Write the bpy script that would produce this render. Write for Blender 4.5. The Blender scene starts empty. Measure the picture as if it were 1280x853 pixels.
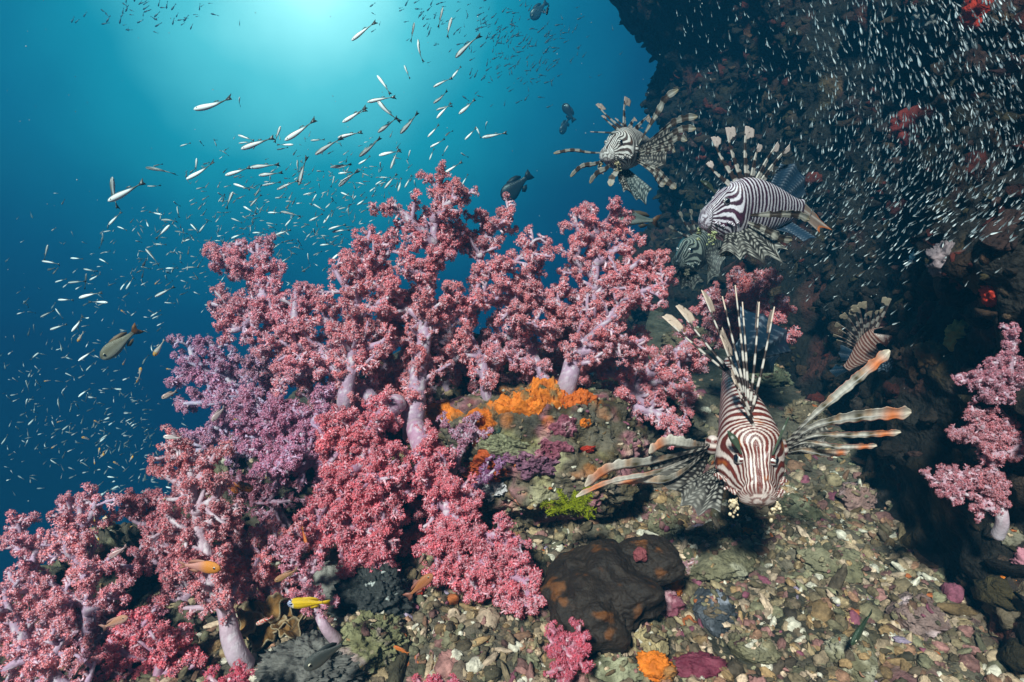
import bpy, math, random
import numpy as np
from mathutils import Vector, Matrix

# ------------------------------------------------------------------ camera, water light, sun, exposure
SC = bpy.context.scene
COL = SC.collection
FPX = 763.0                       # focal length in photo pixels (1280 wide)
CAM = np.array([0.0, 0.0, 0.5])
PITCH = math.radians(-14)
cam = bpy.data.cameras.new("camera")
cam.sensor_width = 36.0
cam.lens = 36.0 * FPX / 1280.0
cam.clip_start, cam.clip_end = 0.01, 200.0
cam_o = bpy.data.objects.new("camera", cam)
cam_o.location = CAM
cam_o.rotation_euler = (math.pi / 2 + PITCH, 0, 0)
COL.objects.link(cam_o)
SC.camera = cam_o
FWD = np.array([0, math.cos(PITCH), math.sin(PITCH)])
UPV = np.array([0, -math.sin(PITCH), math.cos(PITCH)])
RGT = np.array([1.0, 0, 0])


def at(px, py, d):
    """World point seen at photo pixel (px, py), d metres deep along the view axis."""
    return CAM + d * (FWD + RGT * ((px - 640.0) / FPX) + UPV * ((426.5 - py) / FPX))


SUN_EL, SUN_AZ = math.radians(46), math.radians(-24)     # stands in for the diver's strobes: behind the diver, a little to the left
GLOW = at(375, -45, 1.0) - CAM
GLOW = GLOW / np.linalg.norm(GLOW)                       # where the surface shines through the water

world = bpy.data.worlds.new("World")
SC.world = world
world.use_nodes = True
nt = world.node_tree
nt.nodes.clear()
N = nt.nodes.new
L = nt.links.new
wout = N("ShaderNodeOutputWorld")
bg = N("ShaderNodeBackground")
bg.inputs["Strength"].default_value = 0.1
sky = N("ShaderNodeTexSky")
sky.sky_type = 'NISHITA'
sky.sun_disc = False
sky.sun_elevation = SUN_EL
sky.sun_rotation = math.pi + SUN_AZ
geo = N("ShaderNodeNewGeometry")
nrm = N("ShaderNodeVectorMath"); nrm.operation = 'NORMALIZE'
L(geo.outputs["Incoming"], nrm.inputs[0])
dot = N("ShaderNodeVectorMath"); dot.operation = 'DOT_PRODUCT'
dot.inputs[1].default_value = tuple(-GLOW)
L(nrm.outputs[0], dot.inputs[0])
acs = N("ShaderNodeMath"); acs.operation = 'ARCCOSINE'
L(dot.outputs["Value"], acs.inputs[0])
# water light falls off with the angle from the bright patch of surface, broken up by soft ripples
nz = N("ShaderNodeTexNoise"); nz.inputs["Scale"].default_value = 5.5
nz.inputs["Detail"].default_value = 3.0
L(nrm.outputs[0], nz.inputs["Vector"])
nadd = N("ShaderNodeMath"); nadd.operation = 'MULTIPLY_ADD'
L(nz.outputs["Fac"], nadd.inputs[0]); nadd.inputs[1].default_value = 0.11
L(acs.outputs[0], nadd.inputs[2])
mr = N("ShaderNodeMapRange")
mr.inputs["From Min"].default_value = 0.045
mr.inputs["From Max"].default_value = 1.10
L(nadd.outputs[0], mr.inputs["Value"])
ramp = N("ShaderNodeValToRGB")
L(mr.outputs[0], ramp.inputs["Fac"])
WATER_STOPS = [(0.0, (12.0, 16.5, 15.5)), (0.07, (6.0, 11.2, 11.4)), (0.16, (1.6, 6.4, 7.2)), (0.27, (0.12, 2.9, 3.9)),
               (0.38, (0.03, 1.25, 2.15)), (0.48, (0.02, 0.50, 1.15)), (0.59, (0.02, 0.17, 0.58)), (0.74, (0.01, 0.06, 0.24)), (1.0, (0.01, 0.03, 0.13))]
WSCALE = 20.0
cr = ramp.color_ramp
while len(cr.elements) < len(WATER_STOPS):
    cr.elements.new(0.5)
for e, (p, c) in zip(cr.elements, WATER_STOPS):
    e.position = p
    e.color = (c[0] / WSCALE, c[1] / WSCALE, c[2] / WSCALE, 1)
wsc = N("ShaderNodeVectorMath"); wsc.operation = 'SCALE'
wsc.inputs["Scale"].default_value = WSCALE
L(ramp.outputs[0], wsc.inputs[0])
skm = N("ShaderNodeVectorMath"); skm.operation = 'MULTIPLY'
skm.inputs[1].default_value = (0.004, 0.03, 0.04)        # the little sky light that reaches this depth
L(sky.outputs[0], skm.inputs[0])
sadd = N("ShaderNodeVectorMath"); sadd.operation = 'ADD'
L(wsc.outputs[0], sadd.inputs[0]); L(skm.outputs[0], sadd.inputs[1])
L(sadd.outputs[0], bg.inputs["Color"])
L(bg.outputs[0], wout.inputs["Surface"])

strobe_sun = bpy.data.lights.new("strobe_sun", 'SUN')
strobe_sun.energy = 5.0
strobe_sun.angle = math.radians(6.0)
strobe_sun.color = (1.0, 0.96, 0.90)
strobe_sun_o = bpy.data.objects.new("strobe_sun", strobe_sun)
sd = Vector((math.sin(-SUN_AZ) * math.cos(SUN_EL), math.cos(SUN_AZ) * math.cos(SUN_EL), -math.sin(SUN_EL)))
strobe_sun_o.rotation_euler = sd.to_track_quat('-Z', 'Y').to_euler()
COL.objects.link(strobe_sun_o)

SC.view_settings.view_transform = 'Standard'
SC.view_settings.look = 'None'
SC.view_settings.exposure = 0.6
SC.view_settings.gamma = 1.0
SC.cycles.max_bounces = 6
SC.cycles.diffuse_bounces = 3
SC.cycles.volume_bounces = 1
SC.cycles.transparent_max_bounces = 12
SC.cycles.use_denoising = True

random.seed(11)
RS = np.random.default_rng(11)

# ------------------------------------------------------------------ helpers

def unit(v):
    v = np.asarray(v, float)
    return v / max(1e-9, np.linalg.norm(v))


def sstep(a, b, x):
    t = np.clip((np.asarray(x, float) - a) / (b - a), 0, 1)
    return t * t * (3 - 2 * t)


def _hash(ix, iy, iz, seed):
    h = (ix.astype(np.int64) * 374761393 + iy.astype(np.int64) * 668265263 + iz.astype(np.int64) * 2147483647 + seed * 974711) & 0xFFFFFFFF
    h = ((h ^ (h >> 13)) * 1274126177) & 0xFFFFFFFF
    h = ((h ^ (h >> 16)) * 2246822519) & 0xFFFFFFFF
    return ((h ^ (h >> 15)) & 0xFFFFFF) / float(0xFFFFFF)


def vnoise(P, seed=0):
    P = np.asarray(P, float)
    i = np.floor(P).astype(np.int64)
    f = P - i
    u = f * f * (3 - 2 * f)
    r = 0
    for dx in (0, 1):
        wx = u[..., 0] if dx else 1 - u[..., 0]
        for dy in (0, 1):
            wy = u[..., 1] if dy else 1 - u[..., 1]
            for dz in (0, 1):
                wz = u[..., 2] if dz else 1 - u[..., 2]
                r = r + wx * wy * wz * _hash(i[..., 0] + dx, i[..., 1] + dy, i[..., 2] + dz, seed)
    return r


def fbm(P, octs=4, seed=0, gain=0.5):
    """Fractal noise in about -1..1."""
    P = np.asarray(P, float)
    a, s, r, tot = 1.0, 1.0, 0, 0
    for k in range(octs):
        r = r + a * (vnoise(P * s + 17.3 * k, seed + k) * 2 - 1)
        tot += a
        a *= gain
        s *= 2.03
    return r / tot


def mesh_np(name, V, faces, col=None, smooth=True):
    """faces: list of integer arrays (n, k)."""
    me = bpy.data.meshes.new(name)
    V = np.asarray(V, np.float32)
    me.vertices.add(len(V))
    me.vertices.foreach_set("co", V.ravel())
    faces = [np.asarray(f, np.int32) for f in faces if len(f)]
    li = np.concatenate([f.ravel() for f in faces])
    tot = np.concatenate([np.full(len(f), f.shape[1], np.int32) for f in faces])
    st = np.concatenate([[0], np.cumsum(tot)[:-1]]).astype(np.int32)
    me.loops.add(len(li))
    me.loops.foreach_set("vertex_index", li)
    me.polygons.add(len(tot))
    me.polygons.foreach_set("loop_start", st)
    me.polygons.foreach_set("loop_total", tot)
    me.polygons.foreach_set("use_smooth", np.full(len(tot), smooth, bool))
    me.update(calc_edges=True)
    if col is not None:
        c = np.ones((len(V), 4), np.float32)
        c[:, :3] = np.clip(col, 0, 1)
        a = me.color_attributes.new("Col", 'FLOAT_COLOR', 'POINT')
        a.data.foreach_set("color", c.ravel())
    return me


def link(name, me, m, parent=None):
    o = bpy.data.objects.new(name, me)
    COL.objects.link(o)
    if m is not None and (len(me.materials) == 0):
        me.materials.append(m)
    if parent is not None:
        o.parent = parent
    return o


def tag(o, label, cat, group=None, kind=None):
    if label: o["label"] = label
    if cat: o["category"] = cat
    if group: o["group"] = group
    if kind: o["kind"] = kind
    return o


class Thing:
    """An Empty at the thing's base; parts are given in world coordinates."""
    def __init__(self, name, label, cat, base, group=None):
        self.base = np.asarray(base, float)
        self.o = bpy.data.objects.new(name, None)
        self.o.empty_display_size = 0.02
        self.o.location = self.base
        COL.objects.link(self.o)
        tag(self.o, label, cat, group)

    def part(self, name, V, faces, m, col=None, parent=None, smooth=True, label=None):
        me = mesh_np(name, np.asarray(V) - self.base, faces, col, smooth)
        o = link(name, me, m, parent or self.o)
        if label: o["label"] = label
        return o


def single(name, label, cat, V, faces, m, col=None, group=None, kind=None, smooth=True):
    V = np.asarray(V, float)
    base = np.array([V[:, 0].mean(), V[:, 1].mean(), V[:, 2].min()])
    o = link(name, mesh_np(name, V - base, faces, col, smooth), m)
    o.location = base
    return tag(o, label, cat, group, kind)


def grid_faces(nu, nv, closed=False, off=0):
    """nu rings of nv verts."""
    i = np.arange(nu - 1)[:, None]
    j = np.arange(nv if closed else nv - 1)[None, :]
    j2 = (j + 1) % nv
    return (np.stack([i * nv + j, i * nv + j2, (i + 1) * nv + j2, (i + 1) * nv + j], -1).reshape(-1, 4) + off).astype(np.int32)


class MB:
    """Collects raw geometry into one mesh."""
    def __init__(self):
        self.V, self.F, self.C, self.n = [], {}, [], 0

    def add(self, V, faces, col):
        V = np.asarray(V, float)
        for f in faces:
            f = np.asarray(f, np.int64)
            if len(f):
                self.F.setdefault(f.shape[1], []).append(f + self.n)
        c = np.asarray(col, float)
        if c.ndim == 1: c = np.tile(c, (len(V), 1))
        self.V.append(V); self.C.append(c); self.n += len(V)

    def stamp(self, T, tF, R, pos, tcol):
        """Copies of template verts T (k,3) under matrices R (n,3,3) and offsets pos (n,3)."""
        n, k = len(pos), len(T)
        V = np.einsum('nij,kj->nki', R, T) + pos[:, None, :]
        for f in tF:
            ff = (f[None] + (np.arange(n) * k)[:, None, None]).reshape(-1, f.shape[1])
            self.F.setdefault(f.shape[1], []).append(ff + self.n)
        self.V.append(V.reshape(-1, 3))
        self.C.append(tcol.reshape(-1, 3))
        self.n += n * k

    def out(self):
        return np.concatenate(self.V), [np.concatenate(f) for f in self.F.values()], np.concatenate(self.C)


def smooth_path(pts, n):
    """Catmull-Rom through pts, n samples."""
    p = np.asarray(pts, float)
    if len(p) == 2:
        t = np.linspace(0, 1, n)[:, None]
        return p[0] * (1 - t) + p[1] * t
    q = np.vstack([2 * p[0] - p[1], p, 2 * p[-1] - p[-2]])
    seg = np.linalg.norm(np.diff(p, axis=0), axis=1)
    cum = np.concatenate([[0], np.cumsum(seg)])
    t = np.linspace(0, cum[-1], n)
    k = np.clip(np.searchsorted(cum, t, 'right') - 1, 0, len(seg) - 1)
    u = ((t - cum[k]) / np.maximum(seg[k], 1e-9))[:, None]
    a, b, c, d = q[k], q[k + 1], q[k + 2], q[k + 3]
    return 0.5 * (2 * b + (c - a) * u + (2 * a - 5 * b + 4 * c - d) * u**2 + (3 * b - a - 3 * c + d) * u**3)


def frames(P):
    t = np.gradient(P, axis=0)
    t /= np.maximum(np.linalg.norm(t, axis=1, keepdims=True), 1e-9)
    ref = np.array([0.31, 0.83, 0.46])
    a = np.cross(t, ref); a /= np.maximum(np.linalg.norm(a, axis=1, keepdims=True), 1e-9)
    b = np.cross(t, a)
    return t, a, b


def tube(P, R, ns=10, cap=True):
    """Tube along P (n,3) with radii R (n,); returns V, faces."""
    P = np.asarray(P, float); R = np.asarray(R, float)
    if cap:
        t0 = unit(P[0] - P[1]); t1 = unit(P[-1] - P[-2])
        P = np.vstack([P[0] + t0 * R[0] * .75, P[0] + t0 * R[0] * .45, P, P[-1] + t1 * R[-1] * .45, P[-1] + t1 * R[-1] * .75])
        R = np.concatenate([[R[0] * .08, R[0] * .7], R, [R[-1] * .7, R[-1] * .08]])
    _, a, b = frames(P)
    th = np.linspace(0, 2 * math.pi, ns, endpoint=False)
    V = P[:, None] + R[:, None, None] * (a[:, None] * np.cos(th)[None, :, None] + b[:, None] * np.sin(th)[None, :, None])
    return V.reshape(-1, 3), [grid_faces(len(P), ns, True)]


def sphere_dirs(nu, nv):
    u = np.linspace(0, math.pi, nu)[:, None]
    v = np.linspace(0, 2 * math.pi, nv, endpoint=False)[None]
    D = np.stack([np.sin(u) * np.cos(v), np.sin(u) * np.sin(v), np.cos(u) * np.ones_like(v)], -1).reshape(-1, 3)
    return D, [grid_faces(nu, nv, True)]


# ------------------------------------------------------------------ materials

def new_mat(name):
    m = bpy.data.materials.new(name)
    m.use_nodes = True
    t = m.node_tree
    return m, t, t.nodes["Principled BSDF"]


def mat_vc(name, rough=0.75, spec=0.3, nscale=60.0, namt=0.35, bump=0.3, bdist=0.004, bscale=None, metal=0.0, alpha=1.0, sss=0.0, trans=0.0):
    """The thing's own colours (attribute Col) broken up by grain, with a bumped surface."""
    m, t, b = new_mat(name)
    at_ = t.nodes.new("ShaderNodeAttribute"); at_.attribute_name = "Col"
    tc = t.nodes.new("ShaderNodeTexCoord")
    n = t.nodes.new("ShaderNodeTexNoise"); n.inputs["Scale"].default_value = nscale; n.inputs["Detail"].default_value = 5
    n.inputs["Roughness"].default_value = 0.65
    t.links.new(tc.outputs["Object"], n.inputs["Vector"])
    mp = t.nodes.new("ShaderNodeMapRange")
    mp.inputs["From Min"].default_value = 0.25; mp.inputs["From Max"].default_value = 0.75
    mp.inputs["To Min"].default_value = 1 - namt; mp.inputs["To Max"].default_value = 1 + namt
    t.links.new(n.outputs["Fac"], mp.inputs["Value"])
    sc = t.nodes.new("ShaderNodeVectorMath"); sc.operation = 'SCALE'
    t.links.new(at_.outputs["Color"], sc.inputs[0]); t.links.new(mp.outputs[0], sc.inputs["Scale"])
    t.links.new(sc.outputs[0], b.inputs["Base Color"])
    b.inputs["Roughness"].default_value = rough
    b.inputs["Specular IOR Level"].default_value = spec
    b.inputs["Metallic"].default_value = metal
    b.inputs["Alpha"].default_value = alpha
    if trans:
        tr = t.nodes.new("ShaderNodeBsdfTranslucent")
        t.links.new(sc.outputs[0], tr.inputs["Color"])
        mx = t.nodes.new("ShaderNodeMixShader"); mx.inputs[0].default_value = trans
        t.links.new(b.outputs[0], mx.inputs[1]); t.links.new(tr.outputs[0], mx.inputs[2])
        t.links.new(mx.outputs[0], t.nodes["Material Output"].inputs["Surface"])
    if bump:
        n2 = t.nodes.new("ShaderNodeTexNoise"); n2.inputs["Scale"].default_value = bscale or nscale * 2.2
        n2.inputs["Detail"].default_value = 6
        t.links.new(tc.outputs["Object"], n2.inputs["Vector"])
        bp = t.nodes.new("ShaderNodeBump"); bp.inputs["Strength"].default_value = bump; bp.inputs["Distance"].default_value = bdist
        t.links.new(n2.outputs["Fac"], bp.inputs["Height"])
        t.links.new(bp.outputs[0], b.inputs["Normal"])
    return m


M_ROCK = mat_vc("encrusted_rock", 0.85, 0.25, 90, 0.55, 0.9, 0.006)
M_WALL = mat_vc("wall_rock", 0.85, 0.25, 45, 0.6, 1.0, 0.012)
M_RUB = mat_vc("rubble", 0.8, 0.3, 160, 0.45, 0.6, 0.003)
M_STALK = mat_vc("coral_stalk", 0.5, 0.35, 140, 0.16, 0.5, 0.002, 420, trans=0.3)
M_POLYP = mat_vc("coral_polyps", 0.55, 0.3, 120, 0.25, 0, trans=0.34)
M_SPONGE = mat_vc("sponge", 0.7, 0.3, 110, 0.35, 0.8, 0.003)
M_SKIN = mat_vc("fish_skin", 0.34, 0.5, 300, 0.22, 0.5, 0.001, 700)
M_FIN = mat_vc("fin", 0.5, 0.35, 300, 0.15, 0.0, trans=0.3)
M_FINB = mat_vc("fin_membrane", 0.5, 0.35, 300, 0.15, 0.0, alpha=0.82, trans=0.3)
M_EYE = mat_vc("eye", 0.12, 0.6, 100, 0.0, 0.0)
M_SILVER = mat_vc("silver_scales", 0.35, 0.6, 200, 0.1, 0.0, metal=0.0)

# ------------------------------------------------------------------ haze: the blue water itself

def build_haze():
    x0, x1, y0, y1, z0, z1 = -4.0, 3.2, -0.22, 5.6, -5.5, 3.2
    V = [(x, y, z) for x in (x0, x1) for y in (y0, y1) for z in (z0, z1)]
    F = [(0, 1, 3, 2), (4, 6, 7, 5), (0, 4, 5, 1), (2, 3, 7, 6), (0, 2, 6, 4), (1, 5, 7, 3)]
    m = bpy.data.materials.new("haze")
    m.use_nodes = True
    t = m.node_tree
    t.nodes.clear()
    o = t.nodes.new("ShaderNodeOutputMaterial")
    v = t.nodes.new("ShaderNodeVolumePrincipled")
    v.inputs["Color"].default_value = (0.008, 0.085, 0.165, 1)
    v.inputs["Absorption Color"].default_value = (0.24, 0.56, 0.66, 1)
    v.inputs["Density"].default_value = HAZE_DENSITY
    v.inputs["Anisotropy"].default_value = 0.2
    t.links.new(v.outputs[0], o.inputs["Volume"])
    ob = link("haze", mesh_np("haze", V, [np.array(F)], smooth=False), m)
    ob["kind"] = "stuff"


HAZE_DENSITY = 0.33

# ------------------------------------------------------------------ seabed, wall, rocks

def ground_z(x, y):
    x = np.asarray(x, float); y = np.asarray(y, float)
    P = np.stack([x, y, np.zeros_like(x)], -1)
    z = 0.05 * (y - 0.9) + 0.020 * fbm(P * 5, 4, 3) + 0.011 * fbm(P * 22, 3, 8) + 0.004 * fbm(P * 70, 2, 9)
    z = z + 0.225 * np.exp(-(((x + 0.10) / 0.29) ** 2 + ((y - 1.11) / 0.16) ** 2))
    z = z + 0.07 * np.exp(-(((x - 0.30) / 0.2) ** 2 + ((y - 1.25) / 0.2) ** 2))
    yb = 1.38 + 1.0 * sstep(0.25, 0.6, x)
    w = 0.06 * fbm(P * 3.1, 3, 21)
    sdv = np.minimum(x + 0.50 + w, yb - y + w)
    out = np.maximum(0, -sdv)
    z = z - np.minimum(4.5 * out + 0.3 * sstep(0, 0.2, out), 4.2)
    return z


def warp_axis(lo, a, b, hi, nin, nout):
    """Fine spacing inside a..b, growing outside."""
    t = np.linspace(0, 1, nout + 1)[1:] ** 2.2
    return np.concatenate([(a - (a - lo) * t)[::-1], np.linspace(a, b, nin), b + (hi - b) * t])


RUB_PAL = np.array([(0.30, 0.27, 0.17), (0.24, 0.23, 0.15), (0.36, 0.33, 0.24), (0.20, 0.21, 0.14), (0.42, 0.38, 0.28), (0.16, 0.15, 0.10),
                    (0.30, 0.20, 0.14), (0.28, 0.17, 0.17), (0.22, 0.25, 0.17), (0.50, 0.46, 0.37), (0.13, 0.12, 0.09), (0.33, 0.26, 0.14)])


def build_seabed():
    xs = warp_axis(-3.9, -1.3, 0.85, 3.1, 360, 16)
    ys = warp_axis(-0.8, 0.3, 2.4, 4.5, 340, 16)
    X, Y = np.meshgrid(xs, ys, indexing='ij')
    Z = ground_z(X, Y)
    P = np.stack([X, Y, Z], -1).reshape(-1, 3)
    n1 = fbm(P * 6, 4, 40)[:, None]; n2 = fbm(P * 25, 3, 50)[:, None]; n3 = fbm(P * 9, 3, 60)[:, None]
    c = np.array([0.088, 0.074, 0.052]) * (1 + 0.7 * n1) + np.array([0.08, 0.06, 0.045]) * n2
    c = c + np.array([0.10, 0.0, 0.03]) * sstep(0.25, 0.5, n3)
    c = np.clip(c, 0.015, 1)
    o = link("seabed", mesh_np("seabed", P, [grid_faces(len(xs), len(ys))], c), M_ROCK)
    o["kind"] = "structure"


def wall_x(y, z):
    y = np.asarray(y, float); z = np.asarray(z, float)
    ky = [-1.0, 0.2, 0.5, 0.8, 1.2, 1.6, 2.0, 2.45, 2.7, 2.95, 3.3, 4.2]
    kx = [0.90, 0.66, 0.58, 0.60, 0.70, 0.74, 0.68, 0.53, 0.51, 0.70, 1.5, 2.9]
    x = np.interp(y, ky, kx)
    x = x + 0.10 * sstep(0.05, 0.5, z) - 0.10 * sstep(0.3, 0.0, z) * 0.4
    x = x - 0.20 * sstep(0.95, 1.35, z) * sstep(1.6, 2.5, y)             # the lip leaning out high up
    P = np.stack([0 * y, y, z], -1)
    big = fbm(P * 2.3, 3, 70); mid = fbm(P * 7, 4, 75); fine = fbm(P * 24, 4, 79)
    rid = 1 - np.abs(fbm(P * np.array([1, 3.5, 5.5]), 3, 83)) * 2
    return x - 0.11 * big - 0.075 * mid - 0.016 * fine - 0.03 * rid


def build_wall():
    ys = np.concatenate([np.linspace(-0.8, 0.35, 30)[:-1], np.linspace(0.35, 1.7, 270), np.linspace(1.7, 4.2, 200)[1:]])
    zs = np.concatenate([np.linspace(-3, -0.35, 30)[:-1], np.linspace(-0.35, 1.6, 340), np.linspace(1.6, 3.0, 90)[1:]])
    Y, Z = np.meshgrid(ys, zs, indexing='ij')
    X = wall_x(Y, Z)
    P = np.stack([X, Y, Z], -1).reshape(-1, 3)
    n1 = fbm(P * 5, 4, 90)[:, None]; n2 = fbm(P * 17, 4, 95)[:, None]; n3 = fbm(P * 8, 3, 99)[:, None]; n4 = fbm(P * 40, 3, 101)[:, None]
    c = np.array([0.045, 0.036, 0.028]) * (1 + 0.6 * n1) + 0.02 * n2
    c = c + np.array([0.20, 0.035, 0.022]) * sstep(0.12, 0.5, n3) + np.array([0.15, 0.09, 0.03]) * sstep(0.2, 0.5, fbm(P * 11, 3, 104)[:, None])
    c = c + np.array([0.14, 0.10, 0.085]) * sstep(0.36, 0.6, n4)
    c = np.clip(c * 0.30, 0.003, 1)  # whole wall darkened further to imitate light that fails to reach it
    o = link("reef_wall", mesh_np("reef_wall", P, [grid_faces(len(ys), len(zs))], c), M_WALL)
    o["kind"] = "structure"


def unit_rows(v):
    return v / np.maximum(np.linalg.norm(v, axis=1, keepdims=True), 1e-9)


def hit_ground(px, py):
    for d in np.arange(0.35, 2.5, 0.004):
        p = at(px, py, d)
        if p[2] < ground_z(p[0], p[1]):
            return p
    return p


def hit_wall(px, py):
    for d in np.arange(0.4, 3.5, 0.004):
        p = at(px, py, d)
        if p[0] > wall_x(p[1], p[2]):
            return p
    return p


ROCK_C = at(672, 575, 0.985)
ROCK_R = np.array([0.168, 0.125, 0.115])


def rock_surface(D):
    """Central outcrop: point on its surface in direction D."""
    D = np.asarray(D, float)
    k = 1 + 0.24 * fbm(D * 1.7 + 4, 3, 120) + 0.15 * fbm(D * 5, 3, 123) + 0.07 * fbm(D * 14, 4, 126)
    k = k * (1 - 0.22 * sstep(0.05, -0.6, D[..., 2]) * sstep(0.2, -0.5, D[..., 1]))      # undercut at the front foot
    k = np.where(True, k, k)
    return ROCK_C + ROCK_R * D * k[..., None]


def build_outcrop():
    D, F = sphere_dirs(260, 380)
    P = rock_surface(D)
    n1 = fbm(P * 14, 4, 130)[:, None]; n2 = fbm(P * 35, 4, 133)[:, None]; n3 = fbm(P * 18, 3, 136)[:, None]; n4 = fbm(P * 22, 3, 139)[:, None]
    c = np.array([0.085, 0.065, 0.04]) * (1 + 0.8 * n1) + 0.06 * n2 + 0.05 * fbm(P * 90, 3, 151)[:, None]
    c = c + np.array([0.20, 0.05, 0.09]) * sstep(0.18, 0.45, n3) + np.array([0.16, 0.15, 0.08]) * sstep(0.25, 0.5, n4)
    c = c + np.array([0.22, 0.05, 0.0]) * sstep(0.25, 0.45, fbm(P * 16, 3, 142)[:, None])
    c = np.clip(c, 0.012, 1)
    TOPS.append((P[np.random.default_rng(9).choice(len(P), 1500)], 0.42, 1))
    single("rock_outcrop", "knobbly reef rock crusted in orange, pink and olive growth beneath the pale coral stalks", "rock", P, F, M_ROCK, c)


def patch(name, label, cat, centre, span, thick, seed, colf, m=None, lump=9):
    """A growth that hugs the outcrop around the direction seen at a pixel."""
    px, py = centre
    # direction: nearest outcrop surface point along the pixel's ray
    best = None
    for d in np.arange(0.6, 1.2, 0.003):
        p = at(px, py, d)
        q = (p - ROCK_C) / ROCK_R
        if np.linalg.norm(q) < np.linalg.norm((rock_surface(unit(q)) - ROCK_C) / ROCK_R):
            best = unit(q); break
    if best is None:
        best = unit((at(px, py, 0.93) - ROCK_C) / ROCK_R)
    e1 = unit(np.cross(best, [0.2, 0.3, 1])); e2 = np.cross(best, e1)
    nr, na = 60, 150
    r = np.linspace(0.02, 1, nr)[:, None]; a = np.linspace(0, 2 * math.pi, na, endpoint=False)[None]
    circ = np.stack([np.cos(a), np.sin(a), 0 * a], -1)
    edge = 1 + 0.75 * fbm(circ * 1.9 + seed, 4, seed)
    rr = r * edge * 1.0
    D = best + e1 * (rr * np.cos(a) * span[0])[..., None] + e2 * (rr * np.sin(a) * span[1])[..., None]
    D = D / np.linalg.norm(D, axis=-1, keepdims=True)
    S = rock_surface(D)
    nrm_ = (S - ROCK_C) / ROCK_R ** 2
    nrm_ /= np.linalg.norm(nrm_, axis=-1, keepdims=True)
    lum = 0.55 + 0.75 * np.abs(fbm(D * lump + seed, 3, seed + 5)) * 1.6
    lum = lum + 0.55 * fbm(D * 55 + seed, 3, seed + 7) - 0.9 * sstep(.25, .5, fbm(D * 34 + seed, 2, seed + 11))
    h = thick * lum * np.sqrt(np.clip(1 - r ** 4, 0, 1)) - thick * 0.6 * (r >= 1)
    P = (S + nrm_ * h[..., None]).reshape(-1, 3)
    single(name, label, cat, P, [grid_faces(nr, na, True)], m or M_SPONGE, colf(P))


TOPS = []            # places on rocks where loose fragments lie


def blob(name, label, cat, centre, radii, seed, colf, m, amp=0.28, freq=1.6, res=(40, 60), rough=0.08, rotz=0.0, tilt=0.0, group=None, flat=0.0):
    D, F = sphere_dirs(*res)
    k = 1 + amp * fbm(D * freq + seed * 3.1, 3, seed) + rough * fbm(D * freq * 4.5, 3, seed + 9) + rough * .5 * fbm(D * freq * 13, 2, seed + 19)
    Q = D * k[:, None]
    if flat:                                                            # broken flat facets
        for i in range(5):
            v = unit(np.random.default_rng(seed + i).normal(size=3)); h = 1 - flat * (0.5 + 0.5 * ((seed * 7 + i * 3) % 5) / 5)
            s = Q @ v
            Q = Q - v * np.maximum(0, s - h)[:, None] * 0.9
    Q = Q * np.asarray(radii)
    cz, sz, ct, stt = math.cos(rotz), math.sin(rotz), math.cos(tilt), math.sin(tilt)
    R = np.array([[cz, -sz, 0], [sz, cz, 0], [0, 0, 1]]) @ np.array([[ct, 0, stt], [0, 1, 0], [-stt, 0, ct]])
    P = Q @ R.T + np.asarray(centre)
    if name in ("rock", "algae_rock"):
        nn = unit_rows((P - np.asarray(centre)) / np.asarray(radii) ** 2)
        k_ = np.where(nn[:, 2] > 0.25)[0]
        TOPS.append((P[np.random.default_rng(seed).choice(k_, min(len(k_), int(26 + 9000 * radii[0] * radii[1])))], 0.6, 0))
    return single(name, label, cat, P, F, m, colf(P), group)


def speck(base, var, f=30, seed=0, extra=None, th=(0.15, 0.4)):
    base = np.array(base); var = np.array(var)
    def g(P):
        c = base + var * fbm(P * f, 4, seed)[:, None]
        if extra is not None:
            c = c + (np.array(extra) - base) * sstep(th[0], th[1], fbm(P * f * 0.8, 3, seed + 31)[:, None])
        return np.clip(c, 0.006, 1)
    return g


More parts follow.
